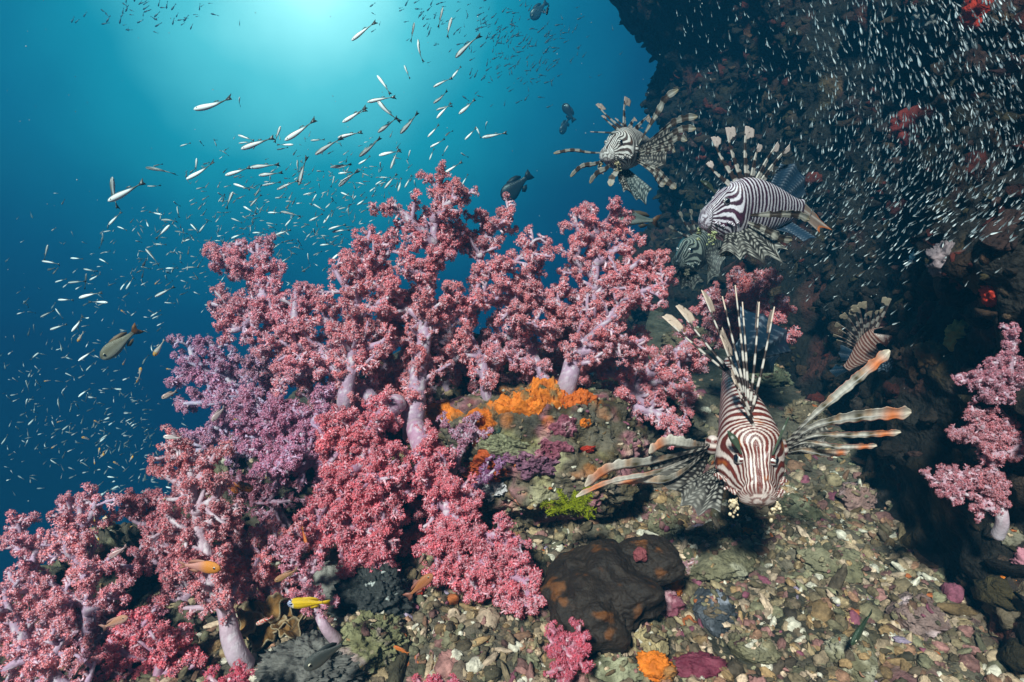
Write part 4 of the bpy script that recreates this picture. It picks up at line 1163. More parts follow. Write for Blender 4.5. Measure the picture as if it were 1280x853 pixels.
def strip(P, W, side, thick=0.0007, nu=9, curl=0.0):
    """A fin ray as a flattened blade along P: width W, edge direction side, thickest on its ray."""
    P = np.asarray(P, float); n = len(P)
    tg = np.gradient(P, axis=0); tg /= np.linalg.norm(tg, axis=1, keepdims=True)
    sd_ = side - tg * (tg @ side)[:, None] if np.ndim(side) == 1 else side
    sd_ = sd_ / np.linalg.norm(sd_, axis=1, keepdims=True)
    nm = np.cross(tg, sd_)
    u = np.linspace(-1, 1, nu)
    th = thick * (0.35 + 1.6 * np.exp(-((u + 0.35) / 0.28) ** 2)) * (1 - 0.6 * np.abs(u) ** 6)
    rag = 1 + 0.30 * (fbm(np.stack([np.linspace(0, n * .35, n), np.full(n, P[0, 0] * 900), np.zeros(n)], -1), 3, 560))
    W2 = np.where(u[None] > 0, W[:, None] * rag[:, None], W[:, None] * (1 + 0.25 * (rag[:, None] - 1)))
    up = P[:, None] + sd_[:, None] * (W2 * u[None])[..., None] + nm[:, None] * (th[None] + curl * W[:, None] * u[None] ** 2)[..., None]
    dn = P[:, None] + sd_[:, None] * (W2 * u[None])[..., None] + nm[:, None] * (-th[None] + curl * W[:, None] * u[None] ** 2)[..., None]
    V = np.concatenate([up, dn[:, ::-1]], 1)                            # closed loop of 2*nu per ring
    S = np.repeat(np.linspace(0, 1, n), 2 * nu); U = np.tile(np.concatenate([u, u[::-1]]), n)
    F = [grid_faces(n, 2 * nu, True), np.array([list(range(2 * nu))[::-1]]), np.array([list(range((n - 1) * 2 * nu, n * 2 * nu))])]
    return V.reshape(-1, 3), F, S, U


def fan(B, T, nsub=10, nt=60, scallop=0.06, bulge=(0, 0, 0), tstart=0.0):
    """A fin membrane between rays running from points B to points T."""
    B = np.asarray(B, float); T = np.asarray(T, float); n = len(B)
    a = np.linspace(0, n - 1, (n - 1) * nsub + 1)
    k = np.minimum(a.astype(int), n - 2); f = a - k
    Bi = smooth_path(B, len(a)) if n > 2 else B[0] + (B[1] - B[0]) * f[:, None]
    Ti = T[k] * (1 - f)[:, None] + T[k + 1] * f[:, None]
    sc = 1 - scallop * np.sin(math.pi * f)
    t = np.linspace(tstart, 1, nt)
    P = Bi[:, None] + (Ti - Bi)[:, None] * (t[None] * sc[:, None])[..., None]
    P = P + np.asarray(bulge)[None, None] * np.sin(math.pi * t)[None, :, None]
    wr = np.cos(2 * math.pi * f)[:, None] * 0.0008 * t[None]
    nrm_ = unit(np.cross(Bi[-1] - Bi[0] + 1e-6, T.mean(0) - B.mean(0)))
    P = P + nrm_ * wr[..., None]
    off = nrm_ * 0.0005
    V = np.concatenate([(P + off).reshape(-1, 3), (P - off).reshape(-1, 3)])
    m = len(a) * nt
    g = grid_faces(len(a), nt)
    e = lambda r: np.stack([r[:-1], r[1:], r[1:] + m, r[:-1] + m], -1)
    idx = np.arange(m).reshape(len(a), nt)
    F = [g, g[:, ::-1] + m, e(idx[0])[:, ::-1], e(idx[-1]), e(idx[:, -1])[:, ::-1], e(idx[:, 0])]
    A = np.tile(np.repeat(a, nt), 2); TT = np.tile(t, 2 * len(a))
    return V, F, A, TT


def lionfish(label, snout, tail, pal, chub=1.0, tall=1.0, roll=0.0, stripes=26, rays=(), fans=(), spines=(), dorsal=None, tailfin=None, anal=None, seed=0, tents=(), barbs=True, head=26, light=1.0, sy=1):
    P0 = at(*snout); P1 = at(*tail)
    Ln = np.linalg.norm(P1 - P0)
    back = (P1 - P0) / Ln
    upw = np.array([0, 0, 1.0]); upw = unit(upw - back * (upw @ back))
    rt = np.cross(back, upw)
    c_, s_ = math.cos(roll), math.sin(roll)
    upw, rt = upw * c_ + rt * s_, rt * c_ - upw * s_

    def loc(s, y, z):
        return P0 + Ln * (back * s + rt * y + upw * z)
    pale, dark = np.array(pal["pale"]), np.array(pal["dark"])
    t = Thing("lionfish", label, "lionfish", P0 + back * Ln * 0.5 - upw * Ln * 0.17, "lionfish over the reef")
    # body
    ns, na = 260, 200
    s = np.linspace(0, 1, ns) ** 1.15
    top = cinterp(s, BS, BTOP) * tall; bot = cinterp(s, BS, BBOT) * tall; wid = cinterp(s, BS, BWID) * chub
    th = np.linspace(-math.pi, math.pi, na, endpoint=False)
    ct, sn = np.cos(th), np.sin(th)
    zc = (top + bot) / 2; hh = (top - bot) / 2
    px_ = 2.0 / 2.35
    zz = zc[:, None] + hh[:, None] * (np.sign(ct) * np.abs(ct) ** px_)[None]
    yy = wid[:, None] * (np.sign(sn) * np.abs(sn) ** px_)[None]
    S = np.repeat(s, na).reshape(ns, na); TH = np.tile(th, (ns, 1))
    yy = yy * (1 - 0.46 * np.exp(-((S - .135) / .085) ** 2) * sstep(-.45, .75, ct)[None])          # a narrow brow over wide cheeks
    g = lambda s0, a0, ws, wa: np.exp(-((S - s0) / ws) ** 2 - ((np.abs(TH) - a0) / wa) ** 2)
    bump = 0.026 * g(.145, .72, .035, .24) - 0.010 * g(.10, .0, .06, .4) + 0.012 * g(.02, 1.3, .02, 1.6) - 0.012 * g(.05, 1.5, .012, 1.0) + 0.010 * g(.20, 1.7, .05, .2)
    bump = bump - 0.014 * g(.17, .0, .03, .45) + 0.008 * g(.11, 1.9, .03, .12) + 0.006 * g(.25, 1.2, .02, .7) - 0.006 * g(.345, 1.6, .012, .7)
    rr = 1 + bump / np.maximum(np.hypot(hh[:, None], wid[:, None]), .03) * 1.3
    zz = zc[:, None] + (zz - zc[:, None]) * rr; yy = yy * rr
    V = P0 + Ln * (back * S[..., None] + rt * yy[..., None] + upw * zz[..., None])
    Q = np.stack([S, yy, zz], -1)
    nz_ = fbm(Q * 9, 3, 500 + seed); n2 = fbm(Q * 26, 3, 510 + seed)
    w = sstep(.17, .30, S)
    aT = np.abs(TH)
    fan_ph = head * (aT * (0.82 + 0.5 * S) - 2.3 * np.maximum(0, aT - 0.9) * (S - .12))
    body_ph = 2 * math.pi * stripes * (S + 0.02 * np.cos(2 * TH) - .235) + head * 1.15
    ph = fan_ph * (1 - w) + body_ph * w + 1.3 * nz_ + 0.8 * n2
    wave = np.sin(ph) + 0.30 * np.sin(ph * 0.5 + 0.6)
    dk = sstep(-0.36, 0.0, wave + 0.38 * fbm(Q * 14, 3, 516 + seed))
    mid = sstep(0.75, 1.1, wave) * 0.30
    lip = np.exp(-((S - .004) / .012) ** 2)
    maze = sstep(.0, .25, np.sin(34 * fbm(Q * np.array([16, 12, 16]), 2, 525)))
    dk = dk * (1 - lip) + maze * 0.85 * lip
    dk = np.maximum(dk, np.exp(-((S - .045) ** 2 + (np.abs(yy) - .028) ** 2) / .00003) * (ct > 0)[None])
    mouth = np.exp(-((zz + .048 * tall + 0.35 * np.abs(yy)) / .0035) ** 2) * sstep(.05, .03, S)
    dk = np.maximum(dk, mouth)
    belly = sstep(-0.75, -0.97, ct)[None] * sstep(.1, .2, S)
    dk = dk * (1 - 0.7 * belly)
    col = pale * (1 - dk[..., None]) + dark * dk[..., None] * (1 + mid[..., None] * 2)
    amber = sstep(.35, .7, fbm(Q * 16, 2, 520)) * (S < .3) * dk
    col = col + amber[..., None] * np.array([.25, .08, .0]) * pal.get("amber", 1.0)
    col = col * light
    Vb = V.reshape(-1, 3)
    caps = [np.array([list(range(na))[::-1]]), np.array([list(range((ns - 1) * na, ns * na))])]
    body = t.part("body", Vb, [grid_faces(ns, na, True)] + caps, M_SKIN, col.reshape(-1, 3))
    # mouth line is only a dark line in the body colours, no separate piece
    # eyes
    D, F = sphere_dirs(20, 28)
    for sg in (-1, 1):
        c = loc(.145, sg * .066 * chub, 0.074 * tall)
        ax = unit(rt * sg + upw * 0.2 - back * 0.35)
        E = c + D * Ln * 0.025
        dt = D @ ax
        ec = np.where((dt > 0.62)[:, None], np.array([.004, .006, .014]), np.where((dt > 0.52)[:, None], np.array(pal.get("iris", (.55, .5, .45))), np.array([.75, .73, .72])))
        stripe = (np.sin(9 * (D @ upw)) > -.2) & (dt < .52)
        ec = np.where(stripe[:, None], dark, ec)
        t.part("eye", E, F, M_EYE, ec * light)
    # leafy tentacles over the eyes
    for tp_ in tents:
        a = loc(.14, tp_[0] * .062 * chub, .104 * tall); b = at(*tp_[1])
        pth = smooth_path([a, (a + b) / 2 + upw * .002, b], 26)
        u = np.linspace(0, 1, 26)
        V2, F2, S2, U2 = strip(pth, 0.0008 + 0.0034 * np.sin(math.pi * np.clip(u, .12, 1) ** 1.4), unit(upw + rt * .4), 0.0006)
        cc = np.where((np.abs(U2) > .78)[:, None], np.array([.05, .07, .05]), np.array([.10, .14, .085]))
        cc = np.where(((np.abs(S2 - .72) < .07) & (np.abs(U2) < .4))[:, None], np.array([.5, .52, .45]), cc)
        t.part("tentacle", V2, F2, M_FIN, cc)
    # cream tassels at the jaw
    if barbs:
        rg = np.random.default_rng(seed + 40)
        for sg in (-1, 1):
            mb = MB()
            d0, f0 = sphere_dirs(6, 8)
            for k in range(44):
                q = loc(rg.normal(.055, .014), sg * (.082 * chub + rg.normal(0, .010)), -.088 * tall - abs(rg.normal(0, .038)))
                r = Ln * rg.uniform(.004, .009)
                mb.add(q + d0 * r * rg.uniform(.7, 1.3, (1, 3)), f0, np.array(pal.get("barb", (.62, .50, .34))) * rg.uniform(.6, 1.15) * light)
            V2, F2, C2 = mb.out()
            t.part("barbel", V2, F2, M_SKIN, C2)
        # ragged little skin flaps along the cheek and jaw
        for sg in (-1, 1):
            for k in range(7):
                s0 = .06 + .026 * k
                w0 = cinterp(np.array([s0]), BS, BWID)[0] * chub
                a = loc(s0, sg * w0 * .93, -.035 - .012 * (k % 3)); ln = Ln * rg.uniform(.018, .036)
                e = a + unit(rt * sg * 1.0 - upw * rg.uniform(.3, 1.0) - back * rg.uniform(-.3, .5)) * ln
                pth = smooth_path([a, (a + e) / 2 - back * ln * .15, e], 14)
                u = np.linspace(0, 1, 14)
                V2, F2, S2, U2 = strip(pth, Ln * (.004 + .008 * np.sin(math.pi * np.clip(u, .1, .97)) * rg.uniform(.6, 1.2)), unit(upw + back * .5), 0.0004, nu=7)
                bk = (np.sin(S2 * 14 + k) > .1)[:, None]
                t.part("skin_flap", V2, F2, M_SKIN, (np.where(bk, pale, dark * 1.5 + .02)) * light)
    # dorsal spines: banded rods with a pale flag
    for (sb, tx, ty, td, fl) in spines:
        a = loc(sb, 0, cinterp(np.array([sb]), BS, BTOP)[0] * tall * .96)
        b = at(tx, ty, td)
        bend = unit(b - a); mid_ = (a + b) / 2 + back * (-0.03 * np.linalg.norm(b - a))
        pth = smooth_path([a, mid_, b], 60)
        u = np.linspace(0, 1, 60)
        ln = np.linalg.norm(b - a)
        wv, _ = tube(pth, (0.0019 - 0.0011 * u) * pal.get("sp", 1), 8)
        uu = np.repeat(np.concatenate([[0, 0], u, [1, 1]]), 8)
        nb = max(4, ln / 0.011)
        bandk = sstep(-.15, .15, np.sin(uu * nb * 3.1 + sb * 20))
        cc = np.array(pal.get("spal", (.70, .62, .56))) * (1 - bandk[:, None]) + np.array(pal.get("sdk", (.045, .025, .02))) * bandk[:, None]
        cc = np.where((uu > .86)[:, None], np.array(pal.get("flag", (.78, .62, .50))), cc)
        sp = t.part("dorsal_spine", wv, [grid_faces(64, 8, True)], M_FIN, cc * light)
        # membrane trailing behind the spine, wider at the foot, with the flag at the tip
        sdv = unit(np.cross(bend, np.cross(back + rt * .15, bend)))
        fw = fl * ln * 0.9
        W = 0.0036 * (1 - u) ** 1.5 * (1 + .35 * np.sin(u * 55 + sb * 40)) + fw * np.exp(-((u - .89) / .085) ** 2) * (1 + .18 * np.sin(u * 70 + tx)) + 0.0009
        W = W * pal.get("sp", 1) * np.sqrt(np.clip((1.004 - u) / .05, 0, 1))
        W = np.maximum(W, 0.0003)
        cw = pth + sdv * W[:, None] * 0.9
        V2, F2, S2, U2 = strip(cw, W, sdv, 0.00035)
        bk = sstep(-.15, .15, np.sin(S2 * nb * 3.1 + sb * 20))
        c2 = np.array([.50, .44, .40]) * (1 - bk[:, None]) + np.array([.05, .03, .025]) * bk[:, None]
        fg = sstep(.74, .82, S2)[:, None]
        c2 = c2 * (1 - fg) + np.array(pal.get("flag", (.78, .62, .50))) * fg
        t.part("spine_flag", V2, F2, M_FIN, c2 * light, parent=sp)
    # free pectoral rays
    for side in (-1, 1):
        mine = [r for r in rays if r["side"] == side]
        if not mine: continue
        pb = None
        for r in mine:
            pts = [loc(*r["base"])] + [at(*q) for q in r["pts"]]
            n = 130
            pth = smooth_path(pts, n)
            u = np.linspace(0, 1, n)
            wmax = r["w"]
            W = wmax * (0.22 + 0.78 * sstep(0.05, 0.75, u)) * np.sqrt(np.clip((1.003 - u) / 0.05, 0, 1)) * (1 + 0.12 * np.sin(u * 60 + seed) * (u > .5))
            W = np.maximum(W, 0.0004)
            V2, F2, S2, U2 = strip(pth, W * .88, np.asarray(r.get("up", upw), float), 0.0006, nu=13, curl=r.get("curl", 0.25))
            if pal.get("style") == "sunset":
                base_c = np.array([.72, .66, .58])
                nb = fbm(np.stack([S2 * 14, U2 * 0.8, 0 * S2 + seed], -1), 2, 530)
                cc = np.tile(base_c, (len(S2), 1)) * (1 + 0.25 * nb[:, None])
                for b0, bw in r.get("bands", ((.50, .035), (.68, .04))):
                    m_ = np.exp(-((S2 - b0) / bw) ** 2)[:, None] * (0.6 + 0.4 * (U2 < .3))[:, None]
                    cc = cc * (1 - m_) + np.array([.10, .075, .03]) * m_
                    m2 = np.exp(-((S2 - b0 - bw * 1.6) / (bw * .8)) ** 2)[:, None] * .6 * (U2 > -.2)[:, None]
                    cc = cc * (1 - m2) + np.array([.50, .22, .06]) * m2
                dk_ = sstep(.50, .16, S2)[:, None] * (0.45 + 0.55 * (np.sin(S2 * 95 + U2 * 1.5) > -0.1))[:, None]
                cc = cc * (1 - dk_) + np.array([.045, .03, .025]) * dk_
                rl = (np.abs(U2 + .36) < .10)[:, None] * sstep(.1, .3, S2)[:, None] * r.get("rib", .8)
                cc = cc * (1 - rl) + np.array([.72, .70, .68]) * rl
                ed = sstep(.80, .97, -U2 * r.get("edge", 1))[:, None] * sstep(.3, .6, S2)[:, None] * .8
                cc = cc * (1 - ed) + np.array([.55, .10, .05]) * ed
                ln_ = (0.5 + 0.5 * np.sin(U2 * 17 + S2 * 5)) * (0.5 + 0.5 * np.sin(S2 * 160))
                cc = cc * (1 - 0.35 * ln_[:, None] * sstep(.25, .4, S2)[:, None])
                tip = np.exp(-((S2 - .88) / .065) ** 2)[:, None] * (0.75 + 0.25 * sstep(.5, -.7, U2))[:, None]
                cc = cc * (1 - tip) + np.array([.86, .25, .07]) * tip
                wt = sstep(.94, .985, S2)[:, None]
                cc = cc * (1 - wt) + np.array([.80, .68, .55]) * wt
            else:
                nb = r.get("nb", 6)
                bk = sstep(-.25, .25, np.sin(S2 * nb * 2 * math.pi + 0.6 * np.sin(S2 * 9)))[:, None]
                cc = np.array(pal.get("rpal", (.46, .42, .36))) * (1 - bk) + np.array(pal.get("rdk", (.07, .045, .03))) * bk
                tipm = sstep(.93, .98, S2)[:, None]
                cc = cc * (1 - tipm) + np.array([.45, .36, .24]) * tipm
            if pb is None:
                # fleshy fin foot the rays spring from
                d1, f1 = sphere_dirs(16, 20)
                fb = loc(*r["base"]) + (d1 * np.array([.045, .045, .06])) * Ln * 0.8
                pb = t.part("pectoral_fin", fb, f1, M_SKIN, np.where((np.sin(d1[:, 2] * 9) > 0)[:, None], pale, dark) * light)
            t.part("fin_ray", V2, F2, M_FIN, cc * light, parent=pb)
    # membranes
    for fdef in fans:
        B = [loc(*q) for q in fdef["base"]]; T = [at(*q) for q in fdef["tips"]]
        V2, F2, A2, T2 = fan(B, T, scallop=fdef.get("scallop", .08), bulge=fdef.get("bulge", (0, 0, 0)))
        fr = np.abs(A2 - np.round(A2))
        st = fdef.get("style", "spots")
        if st == "spots":
            uu, vv = A2 * 2.6, T2 * fdef.get("rows", 52) / 3.4
            vv = vv + 0.5 * (np.floor(uu) % 2)
            iu, iv = np.floor(uu).astype(np.int64), np.floor(vv).astype(np.int64)
            j1, j2, j3 = _hash(iu, iv, iu * 0, 71), _hash(iu, iv, iu * 0, 72), _hash(iu, iv, iu * 0, 73)
            dd_ = np.hypot((uu - iu - .3 - .4 * j1) * 0.9, vv - iv - .3 - .4 * j2)
            sp_ = sstep(.40, .24, dd_ + .14 * (1 - j3))[:, None]
            cc = np.array(fdef.get("dark", (.025, .02, .018))) * (1 - sp_) + np.array(fdef.get("pale", (.50, .47, .42))) * sp_
            blotch = sstep(.1, .45, fbm(np.stack([A2 * .7, T2 * 5, 0 * A2 + seed], -1), 3, 550))[:, None] * fdef.get("blotch", .35) * sstep(.2, .6, T2)[:, None]
            cc = cc * (1 - blotch) + np.array(fdef.get("pale", (.50, .47, .42))) * .75 * blotch
            mm = M_FIN
        elif st == "blue":
            rayl = sstep(.14, .04, fr)[:, None]
            dots = (np.sin(T2 * 60 + np.round(A2) * 2) > .35)[:, None]
            cc = np.array(fdef.get("dark", (.022, .055, .10))) * (1 - rayl) + np.where(dots, np.array(fdef.get("pale", (.30, .36, .44))), np.array([.06, .08, .12])) * rayl
            sp_ = sstep(.75, 1.0, np.sin(T2 * 60) * np.sin(A2 * 6.283))[:, None] * .6
            cc = cc * (1 - sp_) + np.array([.25, .33, .42]) * sp_
            mm = M_FINB
        else:
            rayl = sstep(.16, .05, fr)[:, None]
            cc = np.array(fdef["dark"]) * (1 - rayl) + np.array(fdef["pale"]) * rayl
            tip = sstep(.8, .95, T2)[:, None]
            cc = cc * (1 - tip) + np.array(fdef.get("tip", fdef["pale"])) * tip
            mm = M_FIN
        t.part(fdef["name"], V2, F2, mm, cc * light)
    return t, loc


def build_lionfish():
    main_pal = dict(pale=(.62, .50, .46), dark=(.105, .017, .010), style="sunset", flag=(.84, .66, .54), barb=(.70, .55, .36))
    R = lambda side, base, pts, w, **k: dict(side=side, base=base, pts=pts, w=w, **k)
    UP = np.array([0.0, -0.25, 1.0])
    lionfish("big maroon and white striped lionfish facing forward low over the rubble, orange-tipped rays spread",
             (950, 620, .665), (908, 458, .885), main_pal, chub=1.04, tall=1.0, roll=-0.03, stripes=25, seed=1, head=31,
             rays=[R(1, (.33, .15, -.02), [(1010, 525, .71), (1062, 480, .70), (1112, 438, .69)], .0075, up=(-.6, 0, .8), curl=.15, bands=((.45, .03), (.72, .03)), edge=-1),
                   R(1, (.33, .155, -.03), [(1015, 533, .70), (1075, 519, .69), (1139, 515, .68)], .0095, up=UP, curl=.2, bands=((.47, .03), (.66, .04))),
                   R(1, (.34, .155, -.05), [(1015, 545, .70), (1070, 543, .69), (1126, 540, .685)], .0050, up=UP, bands=((.45, .04), (.62, .03), (.78, .03)), edge=-1),
                   R(1, (.35, .15, -.07), [(1005, 553, .71), (1050, 558, .70), (1096, 557, .70)], .0042, up=UP, bands=((.4, .04), (.6, .03)), edge=-1),
                   R(1, (.35, .15, -.08), [(1000, 562, .72), (1030, 566, .72), (1062, 563, .72)], .0065, up=UP, bands=((.3, .1), (.6, .08))),
                   R(-1, (.34, -.15, -.02), [(862, 556, .70), (835, 553, .69), (811, 566, .68)], .0085, up=UP, curl=.3, bands=((.35, .05),), rib=.2),
                   R(-1, (.34, -.155, -.03), [(815, 577, .70), (765, 585, .68), (731, 608, .67)], .0085, up=UP, curl=.2, bands=((.35, .05), (.62, .035)), rib=.3),
                   R(-1, (.35, -.155, -.05), [(825, 589, .69), (765, 602, .67), (720, 621, .66)], .0042, up=UP, bands=((.5, .04),), edge=-1),
                   R(-1, (.36, -.155, -.06), [(840, 598, .70), (800, 600, .69), (765, 603, .69)], .0075, up=UP, bands=((.35, .06), (.6, .06)))],
             spines=[(.25, 915, 471, .69, .20), (.29, 901, 421, .70, .20), (.33, 968, 384, .73, .11), (.37, 949, 378, .74, .16), (.41, 928, 378, .76, .04), (.45, 919, 357, .78, .07),
                     (.49, 903, 371, .79, .03), (.53, 877, 363, .80, .11), (.57, 845, 383, .81, .11), (.61, 828, 396, .82, .11)],
             fans=[dict(name="soft_dorsal_fin", style="blue", base=[(.64, 0, .14), (.72, 0, .12), (.82, 0, .09), (.92, 0, .065)], tips=[(925, 382, .86), (955, 392, .88), (984, 412, .90), (990, 440, .92)], scallop=.05),
                   dict(name="tail_fin", style="blue", base=[(1.0, 0, .055), (1.0, 0, .02), (1.0, 0, -.02), (1.0, 0, -.05)], tips=[(940, 398, .99), (962, 412, 1.0), (978, 440, 1.0), (966, 466, .99)], scallop=.05),
                   dict(name="pelvic_fin", style="spots", base=[(.36, -.10, -.15), (.39, -.08, -.16), (.42, -.06, -.16), (.45, -.05, -.16)], tips=[(845, 612, .70), (850, 632, .69), (872, 645, .69), (900, 640, .69)], rows=44),
                   dict(name="pectoral_membrane", style="spots", base=[(.34, -.15, -.03), (.35, -.155, -.05), (.37, -.155, -.08), (.40, -.14, -.12)], tips=[(815, 582, .71), (800, 603, .70), (835, 612, .70), (862, 630, .70)], rows=38, pale=(.42, .38, .33)),
                   dict(name="pectoral_membrane", style="spots", base=[(.33, .15, -.02), (.34, .155, -.04), (.35, .15, -.07), (.37, .15, -.09)], tips=[(1035, 522, .72), (1040, 540, .72), (1032, 556, .72), (1020, 566, .73)], rows=38, pale=(.42, .38, .33))],
             tents=[(-1, (910, 539, .675)), (1, (986, 522, .685))])
    # banded lionfish seen from the side over the dark wall
    p2 = dict(pale=(.74, .67, .74), dark=(.050, .014, .030), flag=(.66, .52, .48), amber=.2, sp=.9, barb=(.40, .42, .20))
    lionfish("lavender striped lionfish in profile facing left, spines raised, hovering before the dark wall",
             (879, 268, .90), (1003, 262, .985), p2, chub=.88, tall=1.30, roll=0.12, stripes=25, seed=2, head=32, light=.9,
             rays=[R(-1, (.36, -.12, -.04), [(960, 288, .88), (975, 298, .88), (990, 300, .89)], .006, nb=5, up=UP),
                   R(-1, (.36, -.12, -.05), [(965, 268, .88), (995, 268, .89), (1012, 275, .90)], .006, nb=4, up=UP)],
             spines=[(.20, 883, 205, .90, .12), (.25, 889, 172, .90, .10), (.30, 907, 160, .90, .11), (.35, 932, 158, .91, .12), (.40, 948, 180, .91, .09), (.45, 972, 178, .92, .07), (.50, 987, 181, .93, .05)],
             fans=[dict(name="soft_dorsal_fin", style="blue", base=[(.60, 0, .18), (.70, 0, .15), (.80, 0, .12), (.90, 0, .08)], tips=[(975, 205, .955), (993, 204, .96), (1006, 222, .97), (1007, 245, .98)], scallop=.04),
                   dict(name="anal_fin", style="blue", base=[(.72, 0, -.14), (.80, 0, -.12), (.90, 0, -.09)], tips=[(985, 290, .95), (1005, 302, .96), (1021, 297, .965)], scallop=.04),
                   dict(name="tail_fin", style="plain", base=[(1.0, 0, .055), (1.0, 0, .0), (1.0, 0, -.05)], tips=[(1020, 268, 1.01), (1040, 288, 1.0), (1024, 291, .995)], dark=(.30, .20, .16), pale=(.55, .46, .42), tip=(.62, .17, .04), scallop=.2),
                   dict(name="pectoral_fin", style="spots", base=[(.32, -.11, -.09), (.34, -.12, -.07), (.37, -.12, -.05), (.40, -.115, -.03), (.43, -.11, -.02)], tips=[(898, 318, .86), (925, 325, .85), (955, 330, .85), (978, 328, .86), (985, 312, .87)], rows=40, scallop=.14, blotch=.5, bulge=(0, -.01, 0)),
                   dict(name="pectoral_fin", style="spots", base=[(.30, .11, -.12), (.32, .11, -.12), (.35, .11, -.12)], tips=[(897, 312, .95), (900, 322, .95), (915, 322, .95)], rows=36, pale=(.40, .36, .24)),
                   dict(name="pelvic_fin", style="spots", base=[(.42, -.04, -.19), (.45, -.04, -.19), (.48, -.04, -.19)], tips=[(945, 318, .90), (962, 320, .90), (975, 312, .91)], rows=36)],
             tents=[(-1, (876, 226, .89))])
    # upper lionfish turned three-quarter to the left
    p1 = dict(pale=(.70, .65, .62), dark=(.055, .035, .03), flag=(.50, .38, .33), sp=.9, amber=.3, rpal=(.44, .40, .35), rdk=(.09, .06, .045), barb=(.55, .45, .26), spal=(.35, .34, .32))
    lionfish("dark banded lionfish highest in the water, half against blue, curled banded rays all round",
             (757, 190, .98), (818, 184, 1.10), p1, chub=1.15, tall=1.12, roll=0.0, stripes=22, seed=3, head=30, light=.9,
             rays=[R(1, (.34, .13, -.0), [(822, 140, 1.06), (833, 122, 1.05), (848, 112, 1.04)], .0058, nb=5, up=(-.5, 0, .8)),
                   R(1, (.34, .13, -.02), [(835, 158, 1.05), (855, 148, 1.03), (872, 146, 1.02)], .0060, nb=6, up=UP),
                   R(1, (.35, .13, -.03), [(838, 168, 1.04), (855, 161, 1.03), (870, 161, 1.02)], .0060, nb=6, up=UP),
                   R(1, (.35, .13, -.04), [(838, 176, 1.03), (850, 172, 1.02), (859, 176, 1.01)], .0056, nb=5, up=UP),
                   R(1, (.36, .13, -.06), [(832, 186, 1.02), (840, 185, 1.01), (844, 190, 1.0)], .0056, nb=5, up=UP),
                   R(1, (.38, .13, -.10), [(822, 213, 1.0), (834, 226, .99), (845, 236, .99)], .0058, nb=5, up=UP),
                   R(1, (.39, .13, -.12), [(818, 216, 1.0), (826, 228, .99), (832, 230, .99)], .0062, nb=5, up=UP),
                   R(-1, (.30, -.11, -.02), [(738, 191, 1.0), (715, 188, .99), (692, 192, .98)], .0030, nb=6, up=UP),
                   R(-1, (.31, -.11, -.06), [(745, 205, .99), (728, 208, .98), (713, 221, .97)], .0046, nb=5, up=UP),
                   R(-1, (.32, -.11, -.09), [(760, 210, .98), (748, 216, .97), (737, 229, .96)], .0054, nb=4, up=UP),
                   R(-1, (.33, -.10, -.11), [(770, 215, .98), (765, 223, .97), (763, 233, .96)], .0056, nb=4, up=(1, 0, .2))],
             spines=[(.20, 738, 165, 1.0, .08), (.24, 752, 145, 1.0, .10), (.29, 745, 131, 1.01, .16), (.34, 781, 121, 1.02, .16), (.38, 769, 148, 1.03, .06), (.43, 793, 147, 1.05, .08), (.48, 802, 160, 1.06, .06), (.53, 811, 144, 1.07, .12)],
             fans=[dict(name="pelvic_fin", style="spots", base=[(.30, -.04, -.16), (.34, -.04, -.17), (.38, -.03, -.17), (.42, -.02, -.17)], tips=[(780, 236, .98), (796, 250, .98), (808, 256, .98), (816, 236, .99)], rows=46, dark=(.03, .045, .05), pale=(.36, .40, .38)),
                   dict(name="pectoral_membrane", style="spots", base=[(.34, .13, -.01), (.36, .13, -.05), (.38, .13, -.09), (.40, .12, -.12)], tips=[(838, 158, 1.05), (842, 180, 1.03), (832, 205, 1.01), (816, 218, 1.0)], rows=36, pale=(.36, .32, .28), blotch=.3),
                   dict(name="pelvic_fin", style="spots", base=[(.28, -.05, -.15), (.30, -.05, -.15), (.33, -.05, -.16)], tips=[(774, 226, .97), (780, 240, .97), (790, 240, .97)], rows=36),
                   dict(name="tail_fin", style="blue", base=[(1, 0, .05), (1, 0, 0), (1, 0, -.05)], tips=[(822, 170, 1.17), (828, 182, 1.18), (824, 196, 1.17)])])
    # dim one behind the coral, its low light put into the colours
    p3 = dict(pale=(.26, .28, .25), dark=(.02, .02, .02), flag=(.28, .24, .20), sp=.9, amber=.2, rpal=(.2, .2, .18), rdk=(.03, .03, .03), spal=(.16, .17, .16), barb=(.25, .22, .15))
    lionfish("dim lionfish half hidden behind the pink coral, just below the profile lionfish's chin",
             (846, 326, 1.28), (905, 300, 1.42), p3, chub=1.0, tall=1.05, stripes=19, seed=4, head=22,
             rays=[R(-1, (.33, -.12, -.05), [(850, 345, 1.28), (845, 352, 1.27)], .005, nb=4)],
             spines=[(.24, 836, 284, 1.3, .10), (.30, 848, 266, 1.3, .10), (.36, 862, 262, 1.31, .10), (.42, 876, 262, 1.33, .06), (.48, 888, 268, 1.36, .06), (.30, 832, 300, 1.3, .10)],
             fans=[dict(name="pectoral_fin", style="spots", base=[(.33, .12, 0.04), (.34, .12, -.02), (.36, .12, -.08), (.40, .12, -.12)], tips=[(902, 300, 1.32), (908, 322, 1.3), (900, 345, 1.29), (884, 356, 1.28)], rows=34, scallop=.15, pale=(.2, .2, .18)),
                   dict(name="pectoral_fin", style="spots", base=[(.33, -.10, -.08), (.34, -.10, -.10), (.36, -.08, -.13), (.40, -.06, -.15)], tips=[(842, 348, 1.28), (852, 362, 1.27), (866, 364, 1.27), (880, 352, 1.28)], rows=34, scallop=.15, pale=(.2, .2, .18))])
